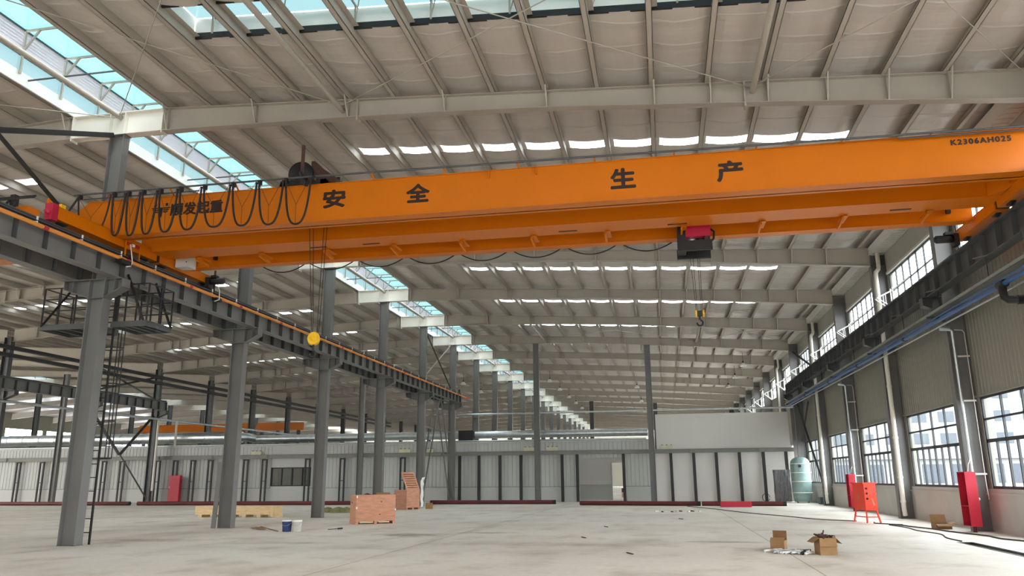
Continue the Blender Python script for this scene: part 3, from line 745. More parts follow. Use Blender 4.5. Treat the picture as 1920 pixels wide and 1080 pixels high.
# vertical bracing in the column row
def brace_pair(name, segs, lab, m='steel_dark', w=0.1):
    for i, (p, q, l) in enumerate(segs):
        b = MB(); b.angle(p, q, w, 0.012); o = b.build(name, m if 'white' not in l else 'frame_paint'); tag(o, l, 'brace', lab)
ya, yb = YK(0), YK(1); xo = -15.12
brace_pair('column_brace', [((xo, yb - .16, 11.25), (xo, ya, 8.2), 'dark angle brace running from the nearest column head down to the picture edge'),
                            ((xo - 0.12, ya, 11.4), (xo - 0.12, yb - .16, 7.75), 'dark angle brace running down behind the red crane buffer')], 'upper column braces', 'black', 0.13)
ya, yb = YK(5), YK(6)
brace_pair('column_brace', [((xo, ya + .16, 11.25), (xo, yb - .16, 7.8), 'dark diagonal brace above the far end of the left runway'),
                            ((xo - 0.1, yb - .16, 11.25), (xo - 0.1, ya + .16, 7.8), 'white diagonal brace above the far end of the left runway')], 'upper column braces')
ym = (ya + yb) / 2
segs = []
for dx, w in ((0.17, 'near'), (-0.17, 'far')):
    segs += [((xo + dx, ym - .03, 6.92), (xo + dx, ya + .16, 0.35), '%s-side leg of the inverted V brace leaning to the crate column' % w), ((xo + dx, ym + .03, 6.92), (xo + dx, yb - .16, 0.35), '%s-side leg of the inverted V brace leaning to the end column' % w)]
segs.append(((xo, ya + .16, 4.85), (xo, yb - .16, 4.85), 'horizontal strut across the inverted V brace'))
segs.append(((xo, ya + .16, 6.96), (xo, yb - .16, 6.96), 'horizontal strut at the top of the inverted V brace'))
brace_pair('column_brace', segs, 'lower column braces', 'steel', 0.1)
xo = 9.05
brace_pair('column_brace', [((xo, yb - .16, 6.4), (xo, ya + .16, 0.5), 'dark diagonal brace on the window wall behind the air tank'), ((xo, ym, 6.2), (xo, yb - .2, 3.9), 'short dark brace above the air tank'),
                            ((xo, yb - .16, 9.9), (xo, ya + .16, 7.8), 'dark diagonal brace across an upper window')], 'window wall braces', 'steel_dark', 0.1)

# bracing seen behind the ladder, in the far left row
brace_pair('column_brace', [((-39.3, YK(5) + .2, 9.6), (-39.3, YK(6) - .2, 7.8), 'far diagonal brace falling right behind the ladder'), ((-39.3, YK(5) + .2, 7.8), (-39.3, YK(6) - .2, 9.6), 'far diagonal brace rising right behind the ladder'),
                            ((-39.3, (YK(5) + YK(6)) / 2, 3.5), (-39.3, YK(5) + .2, 6.6), 'far lower brace left of the Y joint'), ((-39.3, (YK(5) + YK(6)) / 2, 3.5), (-39.3, YK(6) - .2, 6.6), 'far lower brace right of the Y joint'),
                            ((-39.3, (YK(5) + YK(6)) / 2, 3.5), (-39.3, YK(6) - .2, 0.3), 'far lower brace running down to the column foot')], 'far left row braces', 'steel_dark', 0.14)

# ------------------------------------------------------------------ yellow double girder crane
G1Y0, G1Y1, GZ0, GZ1 = 17.97, 18.38, 8.10, 9.10
cr = thing('bridge_crane', 'orange double girder overhead crane with black lettering spanning the hall', 'crane', (-3, 19.1, 7.81))
def girder(y0, y1, x0, x1, z0, z1, name, root, taper=True):
    b = MB()
    if taper: b.box(-14.72, x1, y1 - 0.05, y1 + 0.12, z0 - 0.012, z1 + 0.012)
    poly = [(x0 + 0.35 * (1 if taper else 0), z1), (x0, z1 - 0.25 if taper else z1), (x0, z0 + 0.0), (x1, z0), (x1, z1)]
    b.prism([(x, y0 + 0.03, z) for x, z in poly], (0, y1 - y0 - 0.06, 0))
    b.box(x0, x1, y0, y1, z0 - 0.012, z0 + 0.004); b.box(x0 + (0.35 if taper else 0), x1, y0, y1, z1 - 0.004, z1 + 0.012)
    return b.build(name, 'orange', root)
g1 = girder(G1Y0, G1Y1, -15.66, 8.72, GZ0, GZ1, 'main_girder', cr)
g2 = girder(19.58, 20.42, -14.75, 8.72, GZ0, GZ1, 'main_girder', cr, False)
for txt, x0, x1, z0, z1, bold, spc in (('安', -8.38, -7.75, 8.42, 8.93, .022, 1), ('全', -6.12, -5.49, 8.40, 8.91, .022, 1), ('生', -0.94, -0.33, 8.37, 8.90, .022, 1), ('产', 1.56, 2.18, 8.35, 8.88, .022, 1),
                                       ('顺发起重', -12.78, -11.22, 8.53, 8.90, .014, 1), ('K2306AH025', 6.72, 7.97, 8.82, 8.96, .009, 1.25)):
    text_mesh(txt, x0, x1, z0, z1, G1Y0 + 0.024, bold, spc).build('lettering', 'letter', g1)
b = MB(); y = G1Y0 + 0.03                                             # winged emblem
def pl(pts): b.prism([(x, y, z) for x, z in pts], (0, -0.008, 0))
for s in (-1, 1):
    cx = -13.06
    f = lambda u: cx + s * u
    for i in range(3):
        z = 8.80 - i * 0.055; L = 0.30 - i * 0.035
        pl([(f(0.07), z), (f(L), z), (f(L - 0.05), z - 0.035), (f(0.07), z - 0.035)])
    pl([(f(0.13), 8.84), (f(0.20), 8.84), (f(0.20), 8.92), (f(0.13), 8.92)])
pl([(cx - 0.06, 8.80), (cx + 0.06, 8.80), (cx + 0.05, 8.70), (cx + 0.04, 8.55), (cx, 8.5), (cx - 0.04, 8.62), (cx - 0.06, 8.7)])
b.build('emblem', 'letter', g1)
for x in (-3.95, -2.75): MB().box(x - 0.01, x + 0.01, G1Y0 - 0.05, G1Y0 + 0.03, 8.9, 9.11).build('lug', 'orange', g1)
for i in range(11):
    x = -13.4 + i * 2.02; b = MB(); b.prism([(x, 20.3, 8.09), (x, 20.95, 7.99), (x, 20.95, 7.90), (x, 20.3, 7.97)], (0.05, 0, 0)); b.box(x, x + 0.16, 20.3, 20.9, 8.05, 8.07); b.build('support_bracket', 'orange', g2)
for x in (-9.7, -8.1, -2.5, 0.4, 5.9):
    MB().box(x, x + 0.5, 20.12, 20.2, 8.078, 8.088).build('weld_strip', 'rust', g2)
def truck(xc, inner, y0, y1, z0, z1, root, name='end_truck', m='orange', w=0.34):
    b = MB(); b.box(xc - w / 2, xc + w / 2, y0, y1, z0, z1); b.box(xc - w / 2 - 0.02, xc + w / 2 + 0.02, y0, y1, z1, z1 + 0.012)
    t = b.build(name, m, root)
    for y in (y0 + 0.35, y1 - 0.35):
        c = MB(); c.lathe((xc, y, 7.81 + 0.19), [(0.0, -0.06), (0.19, -0.06), (0.19, 0.06), (0.0, 0.06)], 20, 'x'); c.build('wheel', 'black', t)
    return t
tl = truck(-14.58, 1, 15.95, 22.0 - 2.1, 7.89, 8.2, cr)
tr = truck(8.42, -1, 15.95, 19.9, 7.89, 8.2, cr)
for xc in (-14.51, 8.35):
    b = MB(); b.box(xc - 0.11, xc + 0.11, 15.76, 15.95, 7.83, 8.25); b.lathe((xc, 15.76, 8.02), [(0, -0.1), (0.05, -0.1), (0.06, 0.0)], 12, 'y'); b.build('buffer_head', 'hoistred', cr)
    b = MB(); b.box(xc - 0.04, xc + 0.04, 16.1, 16.25, 8.212, 8.34); b.build('beacon', 'yellow', cr)
# stiff knee plates between trucks and girders (inside faces)
b = MB(); b.prism([(8.25, 18.38, 8.1), (8.25, 19.6, 8.1), (8.25, 19.6, 8.6), (8.25, 18.38, 8.6)], (-0.02, 0, 0)); b.prism([(7.95, 19.58, 8.1), (8.25, 19.0, 8.1), (8.25, 19.58, 8.1)], (0, 0, 0.4)); b.build('knee_plate', 'orange', cr)
# inspection frame with chevron strips on the left truck
b = MB()
xf = -14.36
for y in (18.45, 19.05):
    b.bar((xf, y, 7.5), (xf, y, 8.12), 0.035)
b.bar((xf, 18.45, 7.62), (xf, 19.05, 7.62), 0.035); b.bar((xf, 18.45, 8.1), (xf, 19.05, 8.1), 0.035)
b.build('collector_frame', 'orange', cr)
for i in range(3):
    MB().box(xf - 0.02, xf + 0.025, 18.5 + i * 0.2, 18.6 + i * 0.2, 7.99, 8.06).build('chevron', 'red' if i % 2 == 0 else 'white', cr)
MB().box(xf - 0.01, xf + 0.03, 18.62, 18.95, 7.66, 7.74).build('bolt_plate', 'rust', cr)
MB().box(-14.36, -14.16, 18.1, 18.5, 7.36, 7.47).build('collector_shoe', 'black', cr)
b = MB(); b.tube([(-14.3, 18.55, 8.0), (-14.24, 18.56, 7.75), (-14.2, 18.58, 7.5), (-14.18, 18.5, 7.35), (-14.2, 18.35, 7.3)], 0.015, 8); b.build('collector_cable', 'white', cr)
# festoon rail, hangers, loops
b = MB(); b.tube([(-15.62, 17.78, 9.27), (-8.5, 17.78, 9.25), (8.7, 17.78, 9.05)], 0.028, 8); b.build('festoon_rail', 'steel_dark', cr)
b = MB(); b.tube([(-15.4, 17.9, 9.17), (-11.9, 17.9, 9.16)], 0.02, 8); b.build('festoon_rail', 'steel_dark', cr)
b = MB(); b.tube([(5.6, 17.86, 9.04), (8.7, 17.86, 9.0)], 0.02, 8); b.build('festoon_rail', 'steel_dark', cr)
for i in range(13):
    x = -14.6 + i * 1.9; zt = 9.26 - 0.0118 * max(0, x + 8.5); b = MB(); b.bar((x, 18.0, 9.11), (x, 17.78, zt + 0.0), 0.04, 0.02); b.build('rail_bracket', 'orange', cr)
PK = [-15.4, -14.34, -13.9, -13.45, -12.94, -12.34, -11.64, -10.81, -10.06, -9.31, -8.55]
BT = [8.05, 7.98, 7.95, 7.96, 7.98, 8.0, 8.02, 8.0, 7.98, 7.94]
yy = 17.66
for i, x in enumerate(PK):
    b = MB(); b.box(x - 0.035, x + 0.035, 17.7, 17.82, 9.13, 9.24); b.build('cable_hanger', 'black', cr)
for i in range(10):
    xa, xb_ = PK[i] + 0.035, PK[i + 1] - 0.035; zt = 9.16; zb = BT[i]; pts = []
    for j in range(25):
        u = -1 + 2 * j / 24; s = math.sin(u * PI / 2)
        pts.append(((xa + xb_) / 2 + (xb_ - xa) / 2 * (0.55 * s + 0.45 * u if abs(u) < 1 else u), yy, zb + (zt - zb) * (abs(u) ** 2.6)))
    b = MB(); b.tube(pts, 0.028 if i else 0.022, 8); b.build('festoon_cable', 'rubber', cr)
    xm = (xa + xb_) / 2; zm = zb + 0.42 * (zt - zb); b = MB()
    b.tube([(xa, yy - 0.04, zt), (xm, yy - 0.05, zm)], 0.006, 5); b.tube([(xb_, yy - 0.04, zt), (xm, yy - 0.05, zm)], 0.006, 5); b.tube([(xm, yy - 0.05, zm), (xm, yy - 0.03, zb + 0.03)], 0.006, 5)
    b.build('tow_cord', 'cord', cr)
b = MB(); b.tube([(-15.36, 17.66, 9.16), (-15.6, 17.6, 8.7), (-15.55, 17.5, 8.2)], 0.028, 8); b.build('feed_cable', 'rubber', cr)

# hoist trolley riding on the double girder crane
YT = 19.0
ho = thing('hoist_trolley', 'black winch trolley with upright mast on top of the orange crane', 'hoist', (-9.0, YT, GZ1))
b = MB(); b.box(-9.75, -8.45, 18.25, 18.4, GZ1 + 0.1, GZ1 + 0.28); b.box(-9.75, -8.45, 19.62, 19.78, GZ1 + 0.1, GZ1 + 0.28); b.box(-9.75, -9.6, 18.25, 19.78, GZ1 + 0.12, GZ1 + 0.26); b.box(-8.6, -8.45, 18.25, 19.78, GZ1 + 0.12, GZ1 + 0.26); b.build('frame', 'black', ho)
for x in (-9.55, -8.65):
    for y in (18.32, 19.7):
        MB().lathe((x, y, GZ1 + 0.115), [(0, -0.04), (0.1, -0.04), (0.1, 0.04), (0, 0.04)], 16, 'y').build('wheel', 'black', ho)
MB().lathe((-9.32, YT, GZ1 + 0.58), [(0, -0.5), (0.34, -0.5), (0.36, -0.46), (0.36, -0.42), (0.24, -0.42), (0.24, 0.42), (0.36, 0.42), (0.36, 0.5), (0, 0.5)], 28, 'y').build('drum', 'black', ho)
b = MB(); b.prism([(-9.05, 18.6, GZ1 + 0.28), (-8.3, 18.6, GZ1 + 0.28), (-8.3, 18.6, GZ1 + 0.42), (-8.72, 18.6, GZ1 + 0.72), (-8.95, 18.6, GZ1 + 0.95), (-9.05, 18.6, GZ1 + 0.95)], (0, 0.5, 0)); b.build('gearbox', 'rust', ho)
MB().lathe((-8.75, 19.2, GZ1 + 0.5), [(0, -0.3), (0.16, -0.3), (0.17, 0.3), (0, 0.3)], 20, 'x').build('motor', 'black', ho)
b = MB(); b.box(-9.05, -8.97, 18.0, 18.3, GZ1 + 0.3, GZ1 + 0.36); b.bar((-8.98, 17.95, GZ1 + 0.02), (-8.98, 17.95, 10.22), 0.07); b.build('mast', 'rust', ho)
b = MB(); b.bar((-8.95, 17.9, GZ1 + 0.18), (-8.72, 17.72, GZ1 - 0.08), 0.1, 0.12); b.bar((-9.02, 17.95, GZ1 + 0.36), (-8.9, 17.85, GZ1 + 0.15), 0.08); b.build('tow_arm', 'black', ho)
for x, x2, y in ((-9.24, -8.97, 18.9), (-9.1, -8.93, 18.9), (-8.8, -8.82, 19.1), (-8.7, -8.76, 19.1)):
    MB().tube([(x, y, GZ1 + 0.4), (x2, YT, 5.38)], 0.009, 6).build('wire_rope', 'rubber', ho)
b = MB()
for dy in (-0.09, 0.06): b.lathe((-8.87 - (dy + .09) * .4, YT + dy, 5.2), [(0, 0), (0.05, -0.025), (0.055, -0.01), (0.135, -0.01), (0.155, -0.025), (0.17, 0.0), (0.17, 0.04), (0, 0.05)], 28, 'y')
hb = b.build('hook_block', 'yellow', ho)
b = MB(); b.cyl((-8.9, YT, 5.05), (-8.9, YT, 4.88), 0.03, 10)
b.tube([(-8.9 + 0.075 * math.sin(a), YT, 4.80 - 0.075 * math.cos(a) + 0.0) for a in [PI * 0.95 - i * 0.26 for i in range(19)]], 0.022, 8); b.build('hook', 'black', hb)

# ------------------------------------------------------------------ second crane behind (single girder) and its hoist
c2 = thing('bridge_crane', 'orange single girder crane just behind the lettered crane', 'crane', (-3, 21.4, 7.81))
g3 = girder(21.22, 21.58, -14.35, 8.2, 8.03, 8.75, 'main_girder', c2, False)
ta = truck(-14.58, 1, 20.05, 22.9, 7.88, 8.14, c2); tb = truck(8.42, -1, 20.05, 22.75, 7.88, 8.14, c2)
for xc, s in ((-14.58, 1), (8.42, -1)):
    b = MB(); b.box(xc - 0.14, xc + 0.14, 19.93, 20.05, 7.9, 8.1); b.build('buffer', 'black', c2)
    xm = xc + s * 0.26; b = MB(); b.box(xc + s * 0.17, xc + s * 0.3, 22.45, 22.75, 7.72, 8.05); b.lathe((xm + s * 0.04, 22.6, 7.93), [(0, s * 0), (0.1, s * 0), (0.11, s * 0.08), (0.11, s * 0.42), (0.06, s * 0.47), (0, s * 0.47)], 16, 'x'); b.box(xm + s * .15 - .08, xm + s * .15 + .1, 22.5, 22.7, 8.03, 8.12); b.build('drive_motor', 'black', c2)
b = MB(); b.bar((-14.38, 22.95, 7.4), (-14.38, 22.95, 8.4), 0.05); b.bar((-14.38, 22.6, 8.0), (-14.38, 22.95, 8.0), 0.05); b.build('collector_arm', 'rust', c2)
b = MB(); b.box(-14.36, -14.18, 22.85, 23.15, 7.36, 7.46); b.build('collector_shoe', 'black', c2)
b = MB(); b.tube([(-14.3, 22.98, 7.98), (-14.2, 23.0, 7.7), (-14.16, 22.95, 7.4), (-14.2, 22.75, 7.3)], 0.014, 8); b.build('collector_cable', 'white', c2)
b = MB(); b.box(-14.37, -13.93, 20.75, 21.15, 7.93, 8.29); b.build('control_box', 'ctrl', c2)
MB().box(-14.02, -13.99, 20.74, 20.75, 8.06, 8.10).build('box_lock', 'black', c2)
b = MB(); b.prism([(-14.5, 20.2, 8.16), (-14.5, 21.2, 8.16), (-14.5, 21.2, 8.7), (-14.5, 20.9, 8.7)], (0.08, 0, 0)); b.build('knee_plate', 'orange', c2)
for x in (-13.35, 7.55): MB().box(x, x + 0.1, 21.12, 21.22, 8.22, 8.42).build('limit_switch', 'black', c2)
for i in range(11):
    x0 = -12.0 + i * 1.585; x1 = x0 + 1.5; pts = [(x0 + (x1 - x0) * t / 14, 21.62, 8.08 - 0.26 * (1 - (2 * t / 14 - 1) ** 2)) for t in range(15)]
    if x1 < 1.0: MB().tube(pts, 0.018, 6).build('festoon_cable', 'rubber', c2)
MB().box(-13, 8.1, 21.6, 21.64, 8.05, 8.09).build('festoon_track', 'steel_dark', c2)

h2 = thing('electric_hoist', 'red and black electric hoist hanging under the rear orange girder', 'hoist', (1.1, 21.0, 7.5))
MB().box(0.87, 1.52, 20.62, 21.1, 7.86, 8.23).build('red_hood', 'hoistred', h2)
b = MB(); b.box(0.66, 0.88, 20.66, 21.6, 7.55, 8.2); b.box(0.64, 1.55, 20.6, 20.72, 7.48, 7.75); b.box(0.64, 1.55, 21.45, 21.55, 7.48, 7.75); b.box(1.44, 1.5, 20.66, 21.55, 7.7, 7.9); b.build('frame', 'black', h2)
MB().lathe((0.9, 20.95, 7.83), [(0, 0), (0.13, 0), (0.13, 0.24), (0, 0.24)], 20, 'x').build('drum', 'silver', h2)
MB().lathe((1.16, 20.95, 7.83), [(0, 0), (0.15, 0), (0.15, 0.2), (0, 0.2)], 20, 'x').build('motor', 'black', h2)
MB().box(1.38, 1.46, 20.64, 20.7, 7.76, 7.86).build('gear_cover', 'rust', h2)
MB().tube([(1.53, 20.8, 8.1), (1.62, 20.75, 8.0), (1.6, 20.75, 7.8), (1.5, 20.8, 7.72)], 0.03, 8).build('cable', 'rubber', h2)
for x, x2 in ((0.95, 1.03), (1.03, 1.06), (1.15, 1.16), (1.21, 1.19)): MB().tube([(x, 20.85, 7.6), (x2, 20.85, 5.86)], 0.007, 6).build('wire_rope', 'rubber', h2)
b = MB(); b.box(1.04, 1.18, 20.78, 20.92, 5.72, 5.86); hb = b.build('hook_block', 'black', h2)
for x in (1.0, 1.19): MB().lathe((x, 20.85, 5.79), [(0, 0), (0.1, 0), (0.1, 0.045), (0, 0.045)], 20, 'x').build('sheave_cover', 'yellow', hb)
b = MB(); b.cyl((1.11, 20.85, 5.72), (1.11, 20.85, 5.62), 0.03, 10); b.tube([(1.11 + 0.075 * math.sin(a), 20.85, 5.54 - 0.075 * math.cos(a)) for a in [PI * 0.95 - i * 0.26 for i in range(19)]], 0.026, 8); b.build('hook', 'black', hb)

# neighbouring crane beyond the left columns
c3 = thing('bridge_crane', 'orange crane of the neighbouring bay showing behind the left runway beam', 'crane', (-25, 18.2, 7.81))
b = MB(); b.prism([(-16.75, 17.45, 8.12), (-16.75, 17.45, 8.95), (-38, 17.45, 8.95), (-38, 17.45, 8.12)], (0, 0.45, 0)); b.build('main_girder', 'orange', c3)
b = MB(); b.prism([(-16.2, 19.45, 8.1), (-16.2, 19.45, 8.95), (-38, 19.45, 8.95), (-38, 19.45, 8.1)], (0, 0.5, 0)); b.build('main_girder', 'orange', c3)
b = MB(); b.box(-16.1, -15.8, 16.9, 20.6, 7.89, 8.2); b.prism([(-15.95, 17.25, 8.2), (-15.95, 17.75, 8.2), (-15.95, 17.3, 9.0), (-15.95, 17.22, 9.0)], (0.06, 0, 0)); b.build('end_truck', 'orange', c3)
b = MB(); b.tube([(-30, 17.2, 9.1), (-16.3, 17.2, 9.1)], 0.03, 8); b.tube([(-30, 17.0, 9.0), (-16.15, 17.0, 8.98)], 0.03, 8); b.build('festoon_rail', 'black', c3)
b = MB(); b.box(-17.0, -16.85, 17.1, 17.25, 8.85, 9.15); b.tube([(-17.0, 17.1, 9.0), (-17.2, 17.0, 8.6), (-16.9, 17.0, 8.3), (-16.7, 17.0, 8.9)], 0.035, 8); b.build('cable_hanger', 'rubber', c3)

# ------------------------------------------------------------------ maintenance platform and caged ladder at the nearest column
PX0, PX1, PY0, PY1, PZ = -17.05, -13.72, 18.78, 19.92, 5.72
pf = thing('maintenance_platform', 'dark steel platform with railings hung around the nearest column', 'platform', (RIDGE, 19.3, PZ))
for x0, x1 in ((PX0, -15.42), (-14.82, PX1)):
    b = MB(); b.box(x0, x1, PY0 + .01, PY1 - .01, PZ + 0.11, PZ + 0.125)
    for y in (PY0, PY1 - 0.01): b.box(x0, x1, y, y + 0.01, PZ, PZ + 0.16)
    for x in (x0, x1 - 0.01): b.box(x, x + 0.01, PY0 + .01, PY1 - .01, PZ, PZ + 0.16)
    for i in range(1, 4): b.box(x0 + (x1 - x0) * i / 4 - 0.03, x0 + (x1 - x0) * i / 4 + 0.03, PY0 + .01, PY1 - .01, PZ + 0.02, PZ + 0.11)
    b.build('deck', 'steel_dark', pf)
for x0, x1 in ((PX0 + 0.02, -15.5), (-14.75, PX1 - 0.02)):
    outer = x0 if x0 < -16 else x1
    posts = []
    n = 3
    for i in range(n + 1):
        x = x0 + (x1 - x0) * i / n; posts += [(x, PY0 + 0.02), (x, PY1 - 0.02)]
    posts.append((outer, (PY0 + PY1) / 2))
    for x, y in posts:
        MB().bar((x, y, PZ + 0.12), (x, y, PZ + 1.2), 0.035).build('railing_post', 'black', pf)
    for z in (0.55, 0.88, 1.2):
        for p, q in (((x0, PY0 + .02), (x1, PY0 + .02)), ((x0, PY1 - .02), (x1, PY1 - .02)), ((outer, PY0 + .02), (outer, PY1 - .02))):
            MB().bar((*p, PZ + z), (*q, PZ + z), 0.03).build('rail', 'black', pf)
for p, q in (((-17.0, PY0 + .03, PZ + .1), (-15.98, PY0 + .03, 7.03)), ((-16.3, PY1 - .03, PZ + .1), (-15.75, PY1 - .03, 7.03)), ((-13.86, PY0 + .03, PZ + .1), (-14.5, PY0 + .03, 7.2)), ((-13.75, PY1 - .03, PZ + .1), (-14.38, PY1 - .03, 7.2))):
    b = MB(); b.angle(p, q, 0.075, 0.01); b.build('hanger', 'black', pf)
ld = thing('caged_ladder', 'tall black caged ladder climbing behind the nearest column to its platform', 'ladder', (-15.05, 18.95, 0))
LX0, LX1, LY = -15.3, -14.84, 18.95
for x in (LX0, LX1): MB().box(x - 0.022, x + 0.022, LY - 0.01, LY + 0.035, 0, 6.95).build('stringer', 'black', ld)
for i in range(19): MB().bar((LX0 - 0.02, LY + 0.01, 0.3 + i * 0.35), (LX1 + 0.02, LY + 0.01, 0.3 + i * 0.35), 0.025).build('rung', 'black', ld)
for z in (2.2, 3.2, 4.2, 5.2):
    pts = [(LX0 - 0.02, LY, z)] + [(-15.07 + 0.42 * math.cos(a), LY + 0.12 + 0.42 * math.sin(a), z) for a in [PI - PI * i / 12 for i in range(13)]] + [(LX1 + 0.02, LY, z)]
    MB().tube(pts, 0.016, 6).build('cage_hoop', 'black', ld)
for i in range(5):
    a = PI * i / 4; MB().bar((-15.07 + 0.42 * math.cos(a), LY + 0.12 + 0.42 * math.sin(a), 2.2), (-15.07 + 0.42 * math.cos(a), LY + 0.12 + 0.42 * math.sin(a), 5.7), 0.028, 0.014).build('cage_bar', 'black', ld)

# ------------------------------------------------------------------ partition across the hall
YP = 57.3
def ribx(b, x0, x1, z0, z1, y, pitch=0.3, dep=0.03):
    n = max(1, round((x1 - x0) / pitch)); p = (x1 - x0) / n; pts = []
    for i in range(n):
        a = x0 + i * p; pts += [(a, y), (a + p * 0.8, y), (a + p * 0.84, y + dep), (a + p * 0.96, y + dep)]
    pts.append((x1, y)); m = len(pts)
    b.add([(px, py, z) for z in (z0, z1) for px, py in pts], [(i, i + 1, m + i + 1, m + i) for i in range(m - 1)])
DX0, DX1, DZ = -6.02, -2.9, 3.04
WX0, WX1 = -29.75, -26.5
b = MB()
for x0, x1 in ((-90, WX0), (WX1, DX0), (DX1, -0.62)):
    b.box(x0, x1, YP, YP + 0.15, 0, 1.03); ribx(b, x0, x1, 1.06, 4.17, YP + 0.02); b.box(x0, x1, YP + 0.068, YP + 0.14, 1.03, 4.17)
    b.box(x0, x1, YP - 0.02, YP + 0.1, 1.02, 1.06, 1)
b.box(WX0, WX1, YP, YP + 0.15, 0, 1.2); b.box(WX0, WX1, YP, YP + 0.14, 2.57, 4.17); ribx(b, DX0, DX1, DZ, 4.17, YP + 0.02); b.box(DX0, DX1, YP + 0.068, YP + 0.14, DZ, 4.17)
b.box(-90, -0.62, YP - 0.06, YP + 0.2, 4.17, 4.27)
struct(b.build('wall_back', ['partition', 'beam_beige'], origin=(-30, YP, 0)), 'white ribbed partition wall across the far end of the crane bay', 'wall')
b = MB(); b.box(-0.62, 8.72, YP, YP + 0.12, 0, 3.3); b.box(-0.5, 8.52, YP - 0.05, YP + 0.12, 3.32, 5.98); b.box(8.72, 9.33, YP, YP + 0.12, 0, 6.3, 1)
struct(b.build('wall_back', ['whitepanel', 'steel'], origin=(4, YP, 0)), 'smooth white wall with raised panel at the right end of the partition', 'wall')
# window of the partition
b = MB(); y = YP + 0.05
for x in (WX0 + .04, WX1 - .04): b.box(x - 0.05, x + 0.05, y - 0.06, y + 0.06, 1.2, 2.57)
for z in (1.22, 2.54): b.box(WX0, WX1, y - 0.06, y + 0.06, z - 0.04, z + 0.04)
for t in (0.27, 0.53, 0.79): x = WX0 + (WX1 - WX0) * t; b.box(x - (0.06 if t == .53 else .035), x + (0.06 if t == .53 else .035), y - 0.05, y + 0.05, 1.2, 2.57)
w = struct(b.build('window_40', 'black', origin=((WX0 + WX1) / 2, y, 1.2)), 'black framed sliding window in the partition', 'window')
MB().add([(WX0, y, 1.2), (WX1, y, 1.2), (WX1, y, 2.57), (WX0, y, 2.57)], [(0, 1, 2, 3)]).build('window_pane', 'glass', w)
# room behind the doorway
b = MB()
b.box(WX0 - 1.5, WX1 + 1.5, 61.5, 61.6, 0, 3.5); b.box(WX0 - 1.6, WX0 - 1.5, YP + .15, 61.6, 0, 3.5); b.box(WX1 + 1.5, WX1 + 1.6, YP + .15, 61.6, 0, 3.5); b.box(WX0 - 1.6, WX1 + 1.6, YP + .15, 61.6, 3.4, 3.5)
struct(b.build('wall_room', 'tank_dark', origin=(-28, 60, 0)), 'dim office behind the partition window', 'wall')
b = MB()
b.box(-9.5, -4.0, 62.0, 62.12, 0, 3.6); b.box(-2.75, 1.5, 62.0, 62.12, 0, 3.6); b.box(-4.0, -2.75, 62.0, 62.12, 2.75, 3.6)
b.box(-9.6, -9.5, YP + .15, 62.12, 0, 3.6); b.box(1.5, 1.6, YP + .15, 62.12, 0, 3.6)
struct(b.build('wall_room', 'whitepanel', origin=(-4, 62, 0)), 'pale inner wall seen through the doorway of the partition', 'wall')
b = MB(); b.box(-9.4, -4.05, 61.93, 61.998, 0, 1.1); b.box(-9.4, -4.05, 61.90, 61.998, 1.1, 1.14); b.box(-4.06, -3.98, 61.9, 61.998, 0, 2.75)
struct(b.build('wainscot', 'partition', origin=(-6, 61.95, 0)), 'pale wainscot panel behind the doorway', 'panel')
for i in range(5):
    for j in range(3 - (i % 3 == 0)):
        bb = MB(); x = -3.75 + i * 0.42; z = j * 0.4; bb.box(x, x + 0.38, 70, 70.4, z, z + 0.36)
        tag(bb.build('crate', 'redpipe' if (i + j) % 2 else 'plywood'), 'small reddish crate stacked beyond the inner doorway, %s column, %s up' % (ORD[i], ORD[j]), 'crate', 'crates beyond the doorway')

# horizontal guide beam before the partition, posts below it
b = MB(); yb_ = YP - 0.28
for z in (3.27, 3.53): b.box(-63, 8.7, yb_ - 0.06, yb_ + 0.06, z, z + 0.02)
b.box(-63, 8.7, yb_ + 0.02, yb_ + 0.03, 3.29, 3.53)
gb = tag(b.build('guide_beam', 'beam_beige', origin=(-27, yb_, 3.27)), 'long grey green channel beam running in front of the partition', 'beam')
for i in range(15):
    x = -58 + i * 4.62; MB().box(x - 0.28, x + 0.28, yb_ - 0.075, yb_ - 0.06, 3.3, 3.52).build('joint_plate', 'beam_beige', gb)
posts = [-14.75, -13.3, -11.74, -10.2, -7.2, -6.12, -2.84, 0.45, 2.01, 3.53, 5.08, 6.66, 8.15]
src = None
for i, x in enumerate(posts):
    if src is None:
        b = MB(); b.box(x - 0.1, x + 0.1, yb_ - 0.05, yb_ - 0.04, 0, 3.27); b.box(x - 0.1, x - 0.09, yb_ - 0.05, yb_ + 0.1, 0, 3.27); b.box(x + 0.09, x + 0.1, yb_ - 0.05, yb_ + 0.1, 0, 3.27)
        o = src = b.build('wall_post', 'post_black', origin=(x, yb_, 0))
    else: o = src.copy(); COL.objects.link(o); o.location = (x, yb_, 0)
    lab = 'black upright post before the ribbed partition, %s from the end column' % ORD[i] if x < -2 else 'black upright post before the smooth white wall, %s from its left' % ORD[i - 7]
    tag(o, lab, 'post', 'single black posts before the partition')
pairs = [-53.6, -51.7, -49.8, -44.0, -42.3, -38.9, -37.4, -35.85, -34.3, -31.25, -29.7 - .6, -26.55, -24.1, -19.3]
pairs = [(-51.95), (-49.75), (-44.05), (-42.45), (-39.3 + .02), (-37.75), (-36.25), (-34.75), (-31.75), (-30.2), (-26.65), (-23.85), (-19.1)]
src = None
